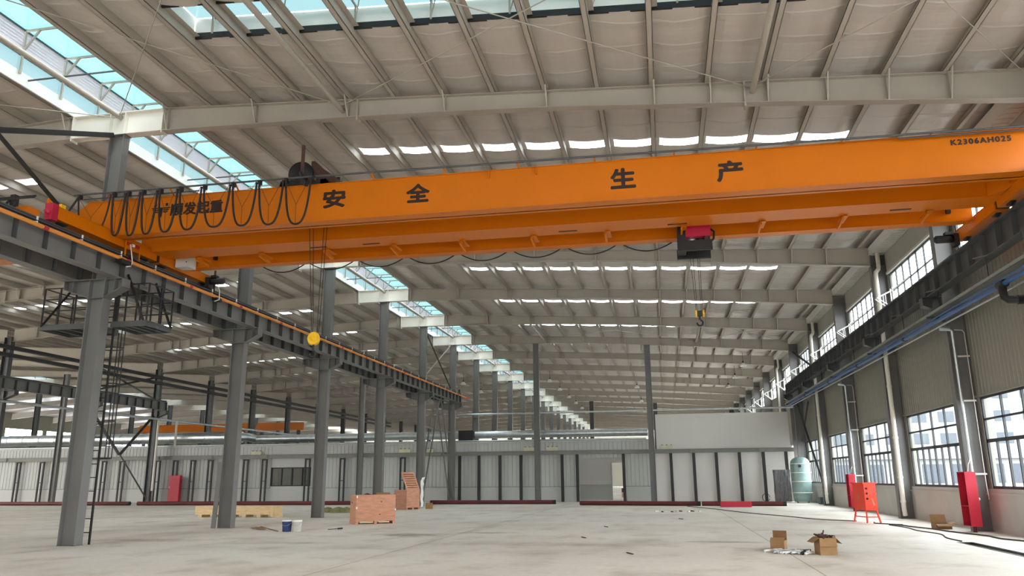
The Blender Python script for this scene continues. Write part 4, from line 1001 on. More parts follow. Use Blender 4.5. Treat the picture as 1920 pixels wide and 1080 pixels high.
for i, x in enumerate(pairs):
    if src is None:
        r = thing('double_post', 'x', 'post', (x, yb_, 0))
        for s in (-1, 1): MB().box(x + s * 0.17 - 0.055, x + s * 0.17 + 0.055, yb_ - 0.05, yb_ + 0.04, 0, 3.12).build('post', 'post_black', r)
        MB().box(x - 0.225, x + 0.225, yb_ - 0.06, yb_ + 0.05, 3.12, 3.22).build('head_bar', 'post_black', r)
        MB().box(x - 0.115, x + 0.115, yb_ - 0.03, yb_ + 0.03, 1.55, 1.6).build('middle_bar', 'post_black', r)
        o = src = r
    else: o = copy_tree(src, (x, yb_, 0))
    tag(o, 'black double post before the partition, %s from the far left' % ORD[i], 'post', 'double black posts before the partition')
for x, w in ((-19.0, 'left of the crate column'), (-17.2, 'right of the crate column'), (-9.55, 'left of the slim column'), (-7.9, 'right of the slim column'), (0.2, 'on the raised white panel'), (-31.0, 'behind the plank column')):
    b = MB(); b.box(x - 0.42, x + 0.42, YP - 0.22, YP - 0.052, 3.551, 3.82)
    r = tag(b.build('emergency_light', 'beigebox'), 'small beige box light above the guide beam, ' + w, 'light box', 'beige boxes above the guide beam')
    for dx in (-0.32, 0, 0.32): MB().box(x + dx - 0.05, x + dx + 0.05, YP - 0.2, YP - 0.1, 3.82, 3.86).build('clip', 'black', r)

# ducts over the partition
def duct(name, p, q, rad, lab, seg=1.5):
    r = thing(name, lab, 'duct', Vector(p).lerp(Vector(q), 0.5)); p, q = Vector(p), Vector(q)
    MB().cyl(p, q, rad, 24).build('duct_run', 'silver', r)
    n = int((q - p).length / seg); d = (q - p).normalized()
    for i in range(1, n):
        c = p + (q - p) * i / n; MB().tube([c - d * 0.03, c + d * 0.03], rad + 0.025, 24).build('flange', 'silver', r)
    return r
duct('ventilation_duct', (-62, 58.4, 5.0), (-33.0, 58.4, 5.0), 0.44, 'large round silver duct above the partition, left run')
duct('ventilation_duct', (-32.3, 59.2, 4.87), (-15.35, 59.2, 4.87), 0.3, 'round silver duct above the partition behind the left columns')
duct('ventilation_duct', (-14.1, 59.2, 4.87), (-1.1, 59.2, 4.87), 0.27, 'round silver duct above the partition left of the white panel')
b = MB(); b.tube([(-33.0, 58.4, 5.0), (-32.6, 58.5, 5.0), (-32.3, 59.2, 4.87)], 0.34, 20); tag(b.build('duct_elbow', 'silver'), 'short silver duct elbow joining the two left runs', 'duct')
b = MB(); b.box(-15.3, -14.15, 58.7, 59.6, 4.27, 5.2); r = tag(b.build('fan_box', 'black'), 'black fan box on the partition between two duct runs', 'fan box')
for nm, z, y, x0, x1, rr, lab in (('water_pipe', 4.33, 57.42, -60, -1.2, 0.06, 'thin silver pipe on top of the partition below the ducts'), ('strut_tube', 6.2, 56.32, -14.8, 8.77, 0.06, 'thin pale strut tube tying the slim columns together high above the partition')):
    b = MB(); b.cyl((x0, y, z), (x1, y, z), rr, 10); tag(b.build(nm, 'silver'), lab, 'pipe')
b = MB(); b.cyl((-38.94, 30, 6.37), (-38.94, 84, 6.37), 0.09, 12); tag(b.build('water_pipe', 'silver'), 'long silver pipe along the far left column row', 'pipe')
for x, y in ((-38.9, 56.0), (-38.2, 57.35)):
    b = MB(); b.tube([(x, y, 6.3), (x, y, 0.9 if x < -38.5 else 4.27)], 0.09, 10); tag(b.build('downpipe', 'plastic_white'), 'white vertical pipe beside the far left column, %s one' % ('long' if x < -38.5 else 'short'), 'pipe')
for z, x, w in ((9.62, -38.88, 'upper'), (9.15, -38.88, 'lower')):
    b = MB(); b.box(x - 0.14, x + 0.14, 32, 110, z - 0.12, z + 0.1); tag(b.build('valley_gutter', 'post_black'), 'long dark gutter member under the far left roof valley, %s one' % w, 'gutter')
b = MB(); b.box(-37.9, -37.0, 56.6, 56.9, 0.0, 2.05); rb = tag(b.build('hydrant_box', 'red'), 'red hydrant box against the far left column by the partition', 'hydrant box')
MB().box(-37.82, -37.78, 56.57, 56.6, 1.1, 1.2).build('handle', 'silver', rb)

# roof lamps far down the hall
def lamp(x, y, z, zt):
    r = thing('bay_lamp', 'x', 'lamp', (x, y, z))
    MB().lathe((x, y, z), [(0.26, 0.0), (0.25, 0.05), (0.17, 0.2), (0.07, 0.27), (0.0, 0.28)], 20).build('shade', 'lampwhite', r)
    MB().cyl((x, y, z + 0.28), (x, y, z + 0.42), 0.05, 10).build('cap', 'black', r)
    MB().cyl((x, y, z + 0.42), (x, y, zt), 0.012, 6).build('pendant', 'black', r)
    return r
lsrc = {}
for x, zl, ys_, w in ((-19.25, 10.75, (75.6, 83.3, 91.0, 98.5), 'left of the column row'), (-10.57, 10.75, (75.6, 83.3, 91.5, 99.0, 106.5, 114.0), 'right of the column row'),
                      (-2.3, 10.3, (79.0, 94.0, 109.0), 'down the middle of the far hall'), (6.45, 10.05, (63.5, 71.0, 78.5), 'near the far upper windows')):
    l0 = None
    for i, y in enumerate(ys_):
        if l0 is None: o = l0 = lamp(x, y, zl, ztop(x) + 0.2)
        else: o = copy_tree(l0, (x, y, zl))
        tag(o, 'white dome lamp hanging %s, %s from the camera' % (w, ORD[i]), 'lamp', 'dome lamps in the far hall')

# far ends of the building
b = MB(); b.box(-89, 9.6, YEND, YEND + 0.2, 0, 13); struct(b.build('wall_far', 'wallpanel', origin=(-27, YEND, 0)), 'far end wall of the hall', 'wall')
b = MB(); X = -88.5
b.box(X - 0.2, X, YSTART, YEND, 0, 7.4); b.box(X - 0.2, X, YSTART, YEND, 8.9, 13); b.box(X - 0.2, X, YSTART, 60, 7.4, 8.9); b.box(X - 0.2, X, 125, YEND, 7.4, 8.9)
for k in range(7, 15): b.box(X - 0.2, X, YK(k) - 0.4, YK(k) + 0.4, 7.4, 8.9)
struct(b.build('wall_left', 'wallpanel', origin=(X, 60, 0)), 'far left wall of the hall', 'wall')
b = MB(); ys = YSTART
for xa, xb_ in ((-64, -14), (-4, 9.6)): b.box(xa, xb_, ys - 0.2, ys, 0, 6.0)  # opening between these spans is added, out of view, to let in daylight
b.box(-89, 9.6, ys - 0.2, ys, 6.0, 13.5); b.box(-89, -64, ys - 0.2, ys, 0, 6.0)
struct(b.build('wall_front', 'wallpanel', origin=(-27, ys, 0)), 'wall behind the camera with an added opening for daylight', 'wall')
# orange cranes far left
for y, x0, x1, z, w in ((84, -61, -47, 7.2, 'at the left edge behind the far columns'), (84, -46.0, -40.2, 7.2, 'right of the far left column')):
    b = MB(); b.prism([(x0, y, z), (x1, y, z), (x1, y, z + 0.85), (x0 + 0.3, y, z + 0.85)], (0, 0.5, 0)); r = tag(b.build('crane_girder', 'orange'), 'distant orange crane girder ' + w, 'crane')
    for xx in (x0 + .8, x1 - .5): MB().box(xx - .15, xx + .15, y + .1, y + .4, 0, z).build('support_post', 'steel_dark', r)

# ------------------------------------------------------------------ pipes and trays along the window wall
r = thing('blue_pipe', 'long blue compressed air pipe under the window wall runway', 'pipe', (8.5, 35, 6.2))
MB().cyl((8.5, 12, 6.17), (8.5, 57.2, 6.36), 0.062, 14).build('pipe_run', 'blue', r)
for y in (29.2, 36.2, 42.5, 49.5): MB().tube([(8.5, y, 6.17 + (y - 12) * 0.0042), (8.5, y + 0.16, 6.17 + (y - 12) * 0.0042)], 0.078, 14).build('coupling', 'black', r)
b = MB(); b.tube([(8.5, 21.1, 6.2), (8.5, 20.75, 6.2)], 0.105, 14); b.tube([(8.5, 20.9, 6.2), (8.46, 20.85, 6.05), (8.46, 20.8, 5.85), (8.52, 20.75, 5.78), (8.72, 20.7, 5.76)], 0.095, 14); b.tube([(8.7, 20.7, 5.76), (8.86, 20.7, 5.76)], 0.115, 14); b.build('elbow', 'black', r)
MB().cyl((8.84, 20.7, 5.76), (9.30, 20.68, 5.76), 0.07, 14).build('branch', 'blue', r)
b = MB(); b.cyl((8.62, 12, 6.02), (8.62, 57, 6.26), 0.03, 8); tag(b.build('conduit', 'silver'), 'thin bright conduit just below the blue pipe', 'conduit')
b = MB(); b.cyl((8.43, 12, 6.27), (8.43, 57, 6.43), 0.022, 8); tag(b.build('conduit', 'blue'), 'thinner blue pipe beside the cable tray', 'conduit')
r = thing('cable_tray', 'long grey cable tray above the blue pipe along the window wall', 'cable tray', (8.55, 35, 6.35))
b = MB(); b.box(8.36, 8.66, 12, 57, 6.42, 6.43); b.box(8.36, 8.37, 12, 57, 6.42, 6.52); b.box(8.65, 8.66, 12, 57, 6.42, 6.52); b.build('tray', 'tray_grey', r)
for k in range(1, 7):
    b = MB(); b.box(8.3, 8.78, YK(k) - .03, YK(k) + .03, 6.36, 6.42); b.build('support_arm', 'steel_dark', r)
for i in range(9):
    y = 20.2 + i * 3.75 + 1.3; b = MB(); b.cyl((8.45, y, 6.45), (8.45, y, 7.03), 0.012, 6); b.build('hanger_rod', 'black', r)
    b = MB(); b.bar((8.3, y - .5, 7.0), (7.95, y - .5, 6.93), 0.05, 0.02); b.build('cable_arm', 'steel', r)
# thick rainwater pipes at odd columns, thin conduits at even ones
def downpipe(k):
    y = YK(k) - 0.22; x = 9.02
    r = thing('downpipe', 'x', 'downpipe', (x, y, 0))
    MB().tube([(9.06, y, 10.54), (9.06, y, 9.95), (9.04, y - .02, 9.85), (8.92, y - .06, 9.72), (8.9, y - .06, 9.6), (8.9, y - 0.06, 0.35), (8.93, y - .02, 0.12)], 0.085, 14).build('pipe_run', 'plastic_white', r)
    for z in (0.6, 1.5, 3.0, 5.0, 8.3): MB().tube([(8.9, y - .06, z), (8.9, y - .06, z + 0.08)], 0.1, 14).build('socket', 'plastic_white', r)
    return r
d3 = downpipe(3)
for k, l in ((3, 'thick white downpipe on the wall column left of the hydrant box'), (5, 'thick white downpipe beside the wrapped air tank'), (7, 'white downpipe above the partition by the upper windows')):
    tag(d3 if k == 3 else copy_tree(d3, (9.02, YK(k) - 0.22, 0)), l, 'downpipe', 'white rainwater pipes')
def thin_pipe(k, z0, lab):
    y = YK(k) - 0.24; b = MB(); b.tube([(8.55, y, 5.98), (8.82, y, 5.96), (8.9, y, 5.9), (8.9, y, z0)], 0.05, 12)
    r = tag(b.build('drop_pipe', 'silver'), lab, 'drop pipe')
    MB().lathe((8.9, y, z0 - 0.09), [(0, 0), (0.1, 0.01), (0.12, 0.05), (0.1, 0.09), (0, 0.1)], 16).build('end_cap', 'plastic_white', r)
    return r
thin_pipe(2, 0.95, 'bright drop pipe ending in a white cap at the near hydrant box'); thin_pipe(4, 0.95, 'bright drop pipe at the column behind the orange-red cabinet')
for k, lab in ((2, 'thin white wire loop beside the near drop pipe'), (4, 'thin white wire loop beside the farther drop pipe')):
    y = YK(k) - 0.2; b = MB(); b.tube([(8.98, y, 5.95), (9.2, y, 5.93), (9.25, y, 5.85), (9.25, y, 1.3), (9.26, y - .02, 0.9)], 0.014, 8)
    for z in (5.1, 3.75, 1.6): b.box(8.93, XW - 0.05, y - 0.01, y + 0.01, z, z + 0.05)
    tag(b.build('conduit', 'plastic_white'), lab, 'conduit')

# red hydrant boxes
def hydrant(k):
    y0, y1 = YK(k) - 0.87, YK(k) - 0.25; x0, x1, z0, z1 = 8.47, 8.765, 0.17, 1.69; t = 0.02
    r = thing('hydrant_box', 'x', 'hydrant box', (8.6, YK(k) - 0.6, 0))
    b = MB(); b.box(x1 - t, x1, y0, y1, z0, z1); b.box(x0, x1 - t, y0, y0 + t, z0, z1); b.box(x0, x1 - t, y1 - t, y1, z0, z1); b.box(x0, x1 - t, y0 + t, y1 - t, z1 - t, z1); b.box(x0, x1 - t, y0 + t, y1 - t, z0, z0 + t); b.build('casing', 'red', r)
    MB().box(x0 + 0.01, x1 - t, y0 + t, y1 - t, 0.72, 0.74).build('shelf', 'red', r)
    b = MB(); b.cyl((8.66, YK(k) - 0.55, 0), (8.66, YK(k) - 0.55, 0.17), 0.05, 10); b.build('riser', 'redpipe', r)
    b = MB(); b.tube([(8.6, y0 + .1, z1), (8.62, y0 + .05, z1 + 0.2), (8.68, y0 + .02, z1 + 0.35)], 0.012, 6); b.build('wire', 'white', r)
    return r
hy = hydrant(2); tag(hy, 'tall open red hydrant box at the right, before the nearest windows', 'hydrant box', 'red hydrant boxes on wall columns')
h4 = copy_tree(hy, (8.6, YK(4) - 0.6, 0)); tag(h4, 'red hydrant box half hidden behind the orange-red cabinet', 'hydrant box', 'red hydrant boxes on wall columns')

# ------------------------------------------------------------------ things on the floor
def rotbox(b, c, ang, lx, ly, z0, z1, mi=0):
    ca, sa = math.cos(ang), math.sin(ang)
    P = [(c[0] + ca * x - sa * y, c[1] + sa * x + ca * y) for x, y in ((-lx / 2, -ly / 2), (lx / 2, -ly / 2), (lx / 2, ly / 2), (-lx / 2, ly / 2))]
    b.prism([(px, py, z0) for px, py in P], (0, 0, z1 - z0), mi)
def R2(c, ang, x, y): return (c[0] + math.cos(ang) * x - math.sin(ang) * y, c[1] + math.sin(ang) * x + math.cos(ang) * y)

# orange-red cabinet on legs
c, an = (6.95, 30.75), math.radians(12)
r = thing('electrical_cabinet', 'orange-red site power cabinet on splayed legs', 'cabinet', (*c, 0))
b = MB(); rotbox(b, c, an, 0.42, 0.9, 0.42, 1.32); rotbox(b, c, an, 0.5, 0.98, 1.32, 1.37); b.build('body', 'redbox', r)
for i, (sx, sy) in enumerate(((-1, -1), (1, -1), (1, 1), (-1, 1))):
    b = MB(); b.bar((*R2(c, an, sx * 0.18, sy * 0.4), 0.43), (*R2(c, an, sx * 0.24, sy * 0.5), 0), 0.045); b.build('leg', 'redbox', r)
b = MB(); b.bar((*R2(c, an, -0.22, -0.44), 0.2), (*R2(c, an, -0.22, 0.44), 0.2), 0.035); b.bar((*R2(c, an, -0.22, -0.45), 0.2), (*R2(c, an, 0.22, -0.45), 0.2), 0.035); b.build('stretcher', 'redbox', r)
b = MB(); p = R2(c, an, -0.216, 0.02); rotbox(b, p, an, 0.012, 0.03, 0.82, 0.95); b.build('handle', 'silver', r)
for z in (1.17, 1.0, 0.82): p = R2(c, an, -0.12, -0.455); MB().lathe((*p, z), [(0, -0.03), (0.035, -0.02), (0.04, 0.0)], 12, 'y').build('socket', 'black', r)
b = MB(); p = R2(c, an, 0.04, -0.456); b.prism([(p[0] - .03, p[1], 0.82), (p[0] + .02, p[1], 0.82), (p[0] + 0.09, p[1] + .01, 0.58), (p[0] + 0.03, p[1] + .01, 0.6)], (0, -0.004, 0)); b.build('sticker', 'plywood', r)
# cables on the floor
def cable(pts, rad, lab, m='cable_grey'):
    sm = []
    P = [Vector((x, y, rad)) for x, y in pts]
    for i in range(len(P) - 1):
        p0, p1, p2, p3 = P[max(i - 1, 0)], P[i], P[i + 1], P[min(i + 2, len(P) - 1)]
        for j in range(6):
            t = j / 6; sm.append(0.5 * ((2 * p1) + (p2 - p0) * t + (2 * p0 - 5 * p1 + 4 * p2 - p3) * t * t + (3 * p1 - p0 - 3 * p2 + p3) * t ** 3))
    sm.append(P[-1]); b = MB(); b.tube(sm, rad, 6); tag(b.build('floor_cable', m), lab, 'cable')
cable([(7.12, 30.5), (7.0, 29.9), (7.3, 29.4), (7.55, 28.5), (7.6, 28.0), (7.9, 26.7), (7.95, 25.9), (8.1, 25.0), (8.35, 23.8), (8.3, 22.8), (8.55, 21.9), (8.7, 20.5)], 0.02, 'dark cable snaking from the orange-red cabinet along the window wall')
cable([(7.2, 28.9), (7.35, 27.5), (7.25, 26.0), (7.4, 24.5), (7.1, 23.0), (7.08, 21.9)], 0.015, 'second dark cable running into the floor trench')
cable([(6.7, 31.3), (5.6, 32.6), (4.8, 35.0), (3.55, 38.4), (2.4, 43.0), (1.15, 47.0)], 0.018, 'grey cable running from the cabinet to the red floor pipes')

# cardboard boxes and metal fittings
def open_box(c, an, lx, ly, h, name_label, flaps=((1, 35), (-1, 150), (0, 0))):
    r = thing('cardboard_box', name_label, 'box', (*c, 0)); t = 0.008
    b = MB(); rotbox(b, c, an, lx, ly, 0, t)
    for sx, sy in ((0, -1), (0, 1), (-1, 0), (1, 0)):
        if sx: rotbox(b, R2(c, an, sx * (lx / 2 - t / 2), 0), an, t, ly - 2 * t, t, h)
        else: rotbox(b, R2(c, an, 0, sy * (ly / 2 - t / 2)), an, lx, t, t, h)
    b.build('carton', 'card', r)
    return r
def flap(r, c, an, lx, ly, h, side, deg, size, m='card'):
    a = math.radians(deg); o, zz = math.cos(a) * size, math.sin(a) * size; t = 0.006; ends = 0.5
    if side in ('+x', '-x'):
        s = 1 if side == '+x' else -1
        A = [R2(c, an, s * lx / 2, -ly / 2), R2(c, an, s * lx / 2, ly / 2)]; Bq = [R2(c, an, s * (lx / 2 + o), ly / 2), R2(c, an, s * (lx / 2 + o), -ly / 2)]
    else:
        s = 1 if side == '+y' else -1
        A = [R2(c, an, -lx / 2, s * ly / 2), R2(c, an, lx / 2, s * ly / 2)]; Bq = [R2(c, an, lx / 2, s * (ly / 2 + o)), R2(c, an, -lx / 2, s * (ly / 2 + o))]
    b = MB(); poly = [(*A[0], h), (*A[1], h), (*Bq[0], h + zz), (*Bq[1], h + zz)]
    n = (Vector(poly[1]) - Vector(poly[0])).cross(Vector(poly[2]) - Vector(poly[1])).normalized() * t
    b.prism(poly, n); b.build('flap', m, r)
c, an = (3.22, 18.15), math.radians(6)
r = open_box(c, an, 0.34, 0.42, 0.34, 'open brown cardboard box full of dark fittings on the near floor')
flap(r, c, an, 0.34, 0.42, 0.34, '-x', -35, 0.17); flap(r, c, an, 0.34, 0.42, 0.34, '+x', -45, 0.16); flap(r, c, an, 0.34, 0.42, 0.34, '-y', -80, 0.17); flap(r, c, an, 0.34, 0.42, 0.34, '+y', -30, 0.15, 'card_dark')
b = MB()
for i in range(26):
    x, y = R2(c, an, random.uniform(-0.14, 0.14), random.uniform(-0.18, 0.18)); z = random.uniform(0.29, 0.40); a = random.uniform(0, PI)
    b.bar((x - 0.05 * math.cos(a), y - 0.05 * math.sin(a), z), (x + 0.05 * math.cos(a), y + 0.05 * math.sin(a), z + random.uniform(-0.02, 0.03)), 0.03)
rotbox(b, c, an, 0.31, 0.39, 0.02, 0.31)
o = tag(b.build('metal_fittings', 'rust'), 'dark rusty fittings heaped inside the open cardboard box', 'fittings', kind='stuff')
b = MB(); b.bar((c[0] - 0.07, c[1] - .02, 0.25), (c[0] + 0.0, c[1] + 0.05, 0.48), 0.02); tag(b.build('metal_rod', 'rust'), 'short rod sticking out of the open cardboard box', 'rod')
c, an = (2.42, 19.2), math.radians(-18)
r = open_box(c, an, 0.3, 0.36, 0.2, 'torn cardboard box with raised back flap behind the silver clamps')
flap(r, c, an, 0.3, 0.36, 0.2, '+y', 85, 0.2, 'card_dark'); flap(r, c, an, 0.3, 0.36, 0.2, '-y', 150, 0.12)
b = MB(); rotbox(b, (2.46, 18.95), math.radians(3), 0.7, 0.3, 0, 0.015); tag(b.build('cardboard_sheet', 'card'), 'flat cardboard sheet under the torn box', 'cardboard')
for i in range(20):
    row = i // 10; x = 2.24 + (i % 10) * 0.07 + random.uniform(-.02, .02); y = 18.62 - row * 0.28 - (i % 10) * 0.024 + random.uniform(-.03, .03); a = math.radians(random.choice((8, 20, 75, 100, 60)) + random.uniform(-8, 8)); L = 0.19
    p, q = (x - L * math.cos(a), y - L * math.sin(a), 0.035), (x + L * math.cos(a), y + L * math.sin(a), 0.035 + random.uniform(0, 0.03))
    b = MB(); b.bar(p, q, 0.06, 0.035); b.lathe((p[0], p[1], 0.0), [(0, 0), (0.022, 0), (0.022, 0.05), (0, 0.05)], 10)
    tag(b.build('pipe_clamp', ('white', 'silver', 'silver', 'black', 'white')[i % 5]), 'silver metal clamp in the loose heap before the torn cardboard box', 'clamp', 'silver clamps heaped on the floor')
c, an = (8.25, 27.1), math.radians(4)
r = open_box(c, an, 0.45, 0.4, 0.16, 'squashed cardboard box on the floor below the right windows')
flap(r, c, an, 0.45, 0.4, 0.16, '+x', 12, 0.2); flap(r, c, an, 0.45, 0.4, 0.16, '+y', 78, 0.26); flap(r, c, an, 0.45, 0.4, 0.16, '-y', -30, 0.14)
b = MB(); b.bar((7.35, 29.3, 0.02), (7.62, 28.95, 0.02), 0.06, 0.03); tag(b.build('steel_offcut', 'post_black'), 'short dark offcut lying beside the cabinet cable', 'offcut')

# air tank, wrapped cabinet
r = thing('air_tank', 'tall pale green air tank wrapped in clear film', 'tank', (8.45, 53.6, 0))
MB().lathe((8.45, 53.6, 0), [(0.0, 0.06), (0.5, 0.06), (0.54, 0.3), (0.58, 0.55), (0.6, 0.62), (0.6, 2.4), (0.57, 2.55), (0.45, 2.7), (0.25, 2.8), (0.0, 2.83)], 32).build('shell', 'tank', r)
for z in (0.62, 1.3, 1.85, 2.4): MB().tube([(8.45 + 0.612 * math.cos(2 * PI * i / 32), 53.6 + 0.612 * math.sin(2 * PI * i / 32), z) for i in range(32)], 0.022, 6, closed=True).build('tape_band', 'white', r)
for a in (0.6, 2.2, 3.8, 5.3): MB().bar((8.45 + 0.45 * math.cos(a), 53.6 + 0.45 * math.sin(a), 0), (8.45 + 0.5 * math.cos(a), 53.6 + 0.5 * math.sin(a), 0.5), 0.09).build('leg', 'tank_dark', r)
MB().cyl((8.33, 53.02, 2.25), (8.33, 52.95, 2.25), 0.09, 14).build('port', 'black', r)
r = thing('wrapped_cabinet', 'tall grey cabinet wrapped in shiny plastic beside the air tank', 'cabinet', (7.55, 55.2, 0))
b = MB(); b.box(7.05, 7.95, 54.9, 55.6, 0.05, 2.0); b.build('cabinet_body', 'steel', r)
b = MB(); n = 14; ring = []
for j in range(7):
    z = 0.04 + j * 0.335
    for i in range(28):
        t = i / 28 * 4; s = int(t); u = t - s; cs = [(7.02, 54.87), (7.98, 54.87), (7.98, 55.63), (7.02, 55.63)]
        px = cs[s][0] + (cs[(s + 1) % 4][0] - cs[s][0]) * u; py = cs[s][1] + (cs[(s + 1) % 4][1] - cs[s][1]) * u
        k_ = 1 + 0.04 * math.sin(i * 2.3 + j * 1.7) * (1 if j else 2); ring.append((7.5 + (px - 7.5) * k_, 55.25 + (py - 55.25) * k_, z))
b.add(ring, [(j * 28 + i, j * 28 + (i + 1) % 28, (j + 1) * 28 + (i + 1) % 28, (j + 1) * 28 + i) for j in range(6) for i in range(28)] + [tuple(6 * 28 + i for i in range(28))]); b.build('plastic_wrap', 'filmwrap', r)
b = MB(); b.tube([(6.55 + 0.25 * math.cos(t), 56.4, 0.27 + 0.25 * math.sin(t)) for t in [i * 0.5 for i in range(13)]], 0.02, 6); tag(b.build('hose_coil', 'black'), 'thin black hose loop leaning against the white wall', 'hose')
b = MB(); b.box(8.95, 9.3, 50.6, 51.3, 0, 0.4); tag(b.build('green_crate', 'tank_dark'), 'low green crate under the window past the air tank', 'crate')

# red steel pipes in front of the partition
for x0, y0, x1, y1, lab in ((-50, 50.6, -36.6, 50.4, 'long red-brown steel pipe on the floor at the far left'), (-36.0, 50.4, -15.9, 50.7, 'long red-brown steel pipe on the floor behind the left columns'), (-15.4, 51.9, -7.0, 51.8, 'red-brown steel pipe on the floor left of the doorway'),
                            (-5.2, 49.6, 1.9, 48.0, 'red-brown steel pipe on the floor before the doorway'), (2.0, 48.1, 6.6, 47.6, 'red-brown steel pipe on the floor before the white wall')):
    b = MB(); p, q = Vector((x0, y0, 0.13)), Vector((x1, y1, 0.13)); b.tube([p, q], 0.13, 16); o = tag(b.build('steel_pipe', 'redpipe'), lab, 'pipe', 'red-brown pipes lying before the partition')
    MB().tube([q - (q - p).normalized() * 0.2, q + (q - p).normalized() * 0.01], 0.135, 16).build('pipe_end', 'black', o)
b = MB(); b.box(2.9, 4.55, 45.9, 46.3, 0.0, 0.3); tag(b.build('red_case', 'red'), 'long flat red box lying before the red-brown pipes', 'box')

# plywood crates
def skid(b, c, an, lx, ly):
    for y in (-ly / 2 + 0.06, 0, ly / 2 - 0.06): pass
c, an = (-10.98, 29.35), math.radians(34)
r = thing('plywood_crate', 'closed reddish plywood crate standing by the left columns', 'crate', (*c, 0))
b = MB(); rotbox(b, c, an, 1.5, 1.0, 0.1, 1.04); b.build('panel_box', 'plywood', r)
for x in (-0.7, 0.0, 0.7):
    b = MB(); rotbox(b, R2(c, an, x, 0), an, 0.1, 1.05, 0, 0.1); b.build('skid', 'plywood', r)
b = MB(); rotbox(b, R2(c, an, -0.33, -0.47), an, 0.5, 0.06, 0.04, 0.085); rotbox(b, R2(c, an, 0.33, -0.47), an, 0.4, 0.06, 0.04, 0.085); b.build('deck_board', 'pine', r)
for x, z in ((-0.72, 1.0), (-0.73, 0.6), (0.74, 0.52)):
    b = MB(); rotbox(b, R2(c, an, x, -0.53), an, 0.05, 0.01, z - 0.06, z + 0.02); b.build('corner_clip', 'white', r)
b = MB()
for x, z in ((0.2, 0.78), (0.15, 0.32)): rotbox(b, R2(c, an, x, -0.528), an, 0.05, 0.006, z, z + 0.03)
rotbox(b, R2(c, an, -0.774, 0.1), an, 0.006, 0.2, 0.74, 0.77); b.build('black_mark', 'black', r)
c, an = (-14.15, 43.1), math.radians(62)
r = thing('plywood_crate', 'reddish plywood crate with its lid raised and leaning back', 'crate', (*c, 0)); lx, ly, h, t = 1.0, 1.0, 1.05, 0.025
b = MB()
rotbox(b, c, an, lx, ly, 0.1, 0.13)
for sx, sy in ((0, -1), (0, 1), (-1, 0), (1, 0)):
    if sx: rotbox(b, R2(c, an, sx * (lx / 2 - t / 2), 0), an, t, ly - 2 * t, 0.13, h)
    else: rotbox(b, R2(c, an, 0, sy * (ly / 2 - t / 2)), an, lx, t, 0.13, h)
b.build('panel_box', 'plywood', r)
for x in (-0.45, 0.0, 0.45): b = MB(); rotbox(b, R2(c, an, x, 0), an, 0.1, 1.0, 0, 0.1); b.build('skid', 'plywood', r)
A = [R2(c, an, -0.3, -0.5), R2(c, an, 0.5, -0.5)]
b = MB(); p0 = Vector((*R2(c, an, -lx / 2, -ly / 2 + 0.0), h)); p1 = Vector((*R2(c, an, lx / 2, -ly / 2), h))
dv = Vector((-0.36, 0.0, 0.95)); b.prism([p0, p1, p1 + dv, p0 + dv], Vector((-0.02, 0.03, 0.0))); b.build('lid', 'plywood', r)
for i in range(1, 8): b = MB(); q0 = p0.lerp(p1, 0.12) + dv * i / 8; q1 = p0.lerp(p1, 0.88) + dv * i / 8; b.bar(q0 + Vector((0.012, -0.012, 0)), q1 + Vector((0.012, -0.012, 0)), 0.02, 0.04); b.build('lid_batten', 'card_dark', r)
b = MB(); pts = [(-13.45, 43.2), (-13.3, 43.4)]
vs = []
for j in range(9):
    z = 0.1 + j * 0.2; vs += [(-13.42 + 0.05 * math.sin(j * 1.7) + (0.1 if j == 8 else 0), 43.35 + 0.04 * math.cos(j * 2), z), (-13.22 + 0.06 * math.sin(j * 2.3) + (0.22 if j == 8 else 0), 43.6, z + 0.03)]
vs = [(-13.4 + (x + 13.32) * 0.55, 43.5 + (y - 43.5) * .5, z) for x, y, z in vs]
b.add(vs, [(2 * j, 2 * j + 1, 2 * j + 3, 2 * j + 2) for j in range(8)]); o = b.build('plastic_sheet', 'white'); tag(o, 'crumpled white plastic sheet hanging at the open crate', 'plastic sheet')
mo = o.modifiers.new('thick', 'SOLIDIFY'); mo.thickness = 0.012
b = MB(); rotbox(b, (-13.1, 43.9), 0.3, 0.4, 0.4, 0, 0.3); tag(b.build('cardboard_box', 'card'), 'small cardboard box right of the open crate', 'box')
b = MB(); rotbox(b, (-14.6, 40.5), 0.4, 0.7, 0.4, 0.0, 0.95); tag(b.build('cardboard_box', 'card'), 'cardboard carton at the column behind the near crate', 'box')
b = MB(); b.lathe((-15.78, 41.3, 0), [(0.3, 0), (0.36, 0.2), (0.3, 0.6), (0.18, 0.85), (0, 0.9)], 14); tag(b.build('black_bag', 'black'), 'black bag of waste behind the near crate', 'bag')
r = thing('pallet_crate', 'long low pale pine crate lying behind the second column', 'crate', (-19.1, 33.9, 0))
b = MB(); b.box(-21.05, -17.15, 33.6, 34.3, 0.12, 0.5); b.build('panel_box', 'pine', r)
for i in range(6): x = -20.9 + i * 0.72; MB().box(x, x + 0.2, 33.6, 34.3, 0, 0.12).build('skid', 'pine', r)
MB().box(-17.33, -17.2, 33.55, 33.6, 0.02, 0.52).build('end_batten', 'pine', r)
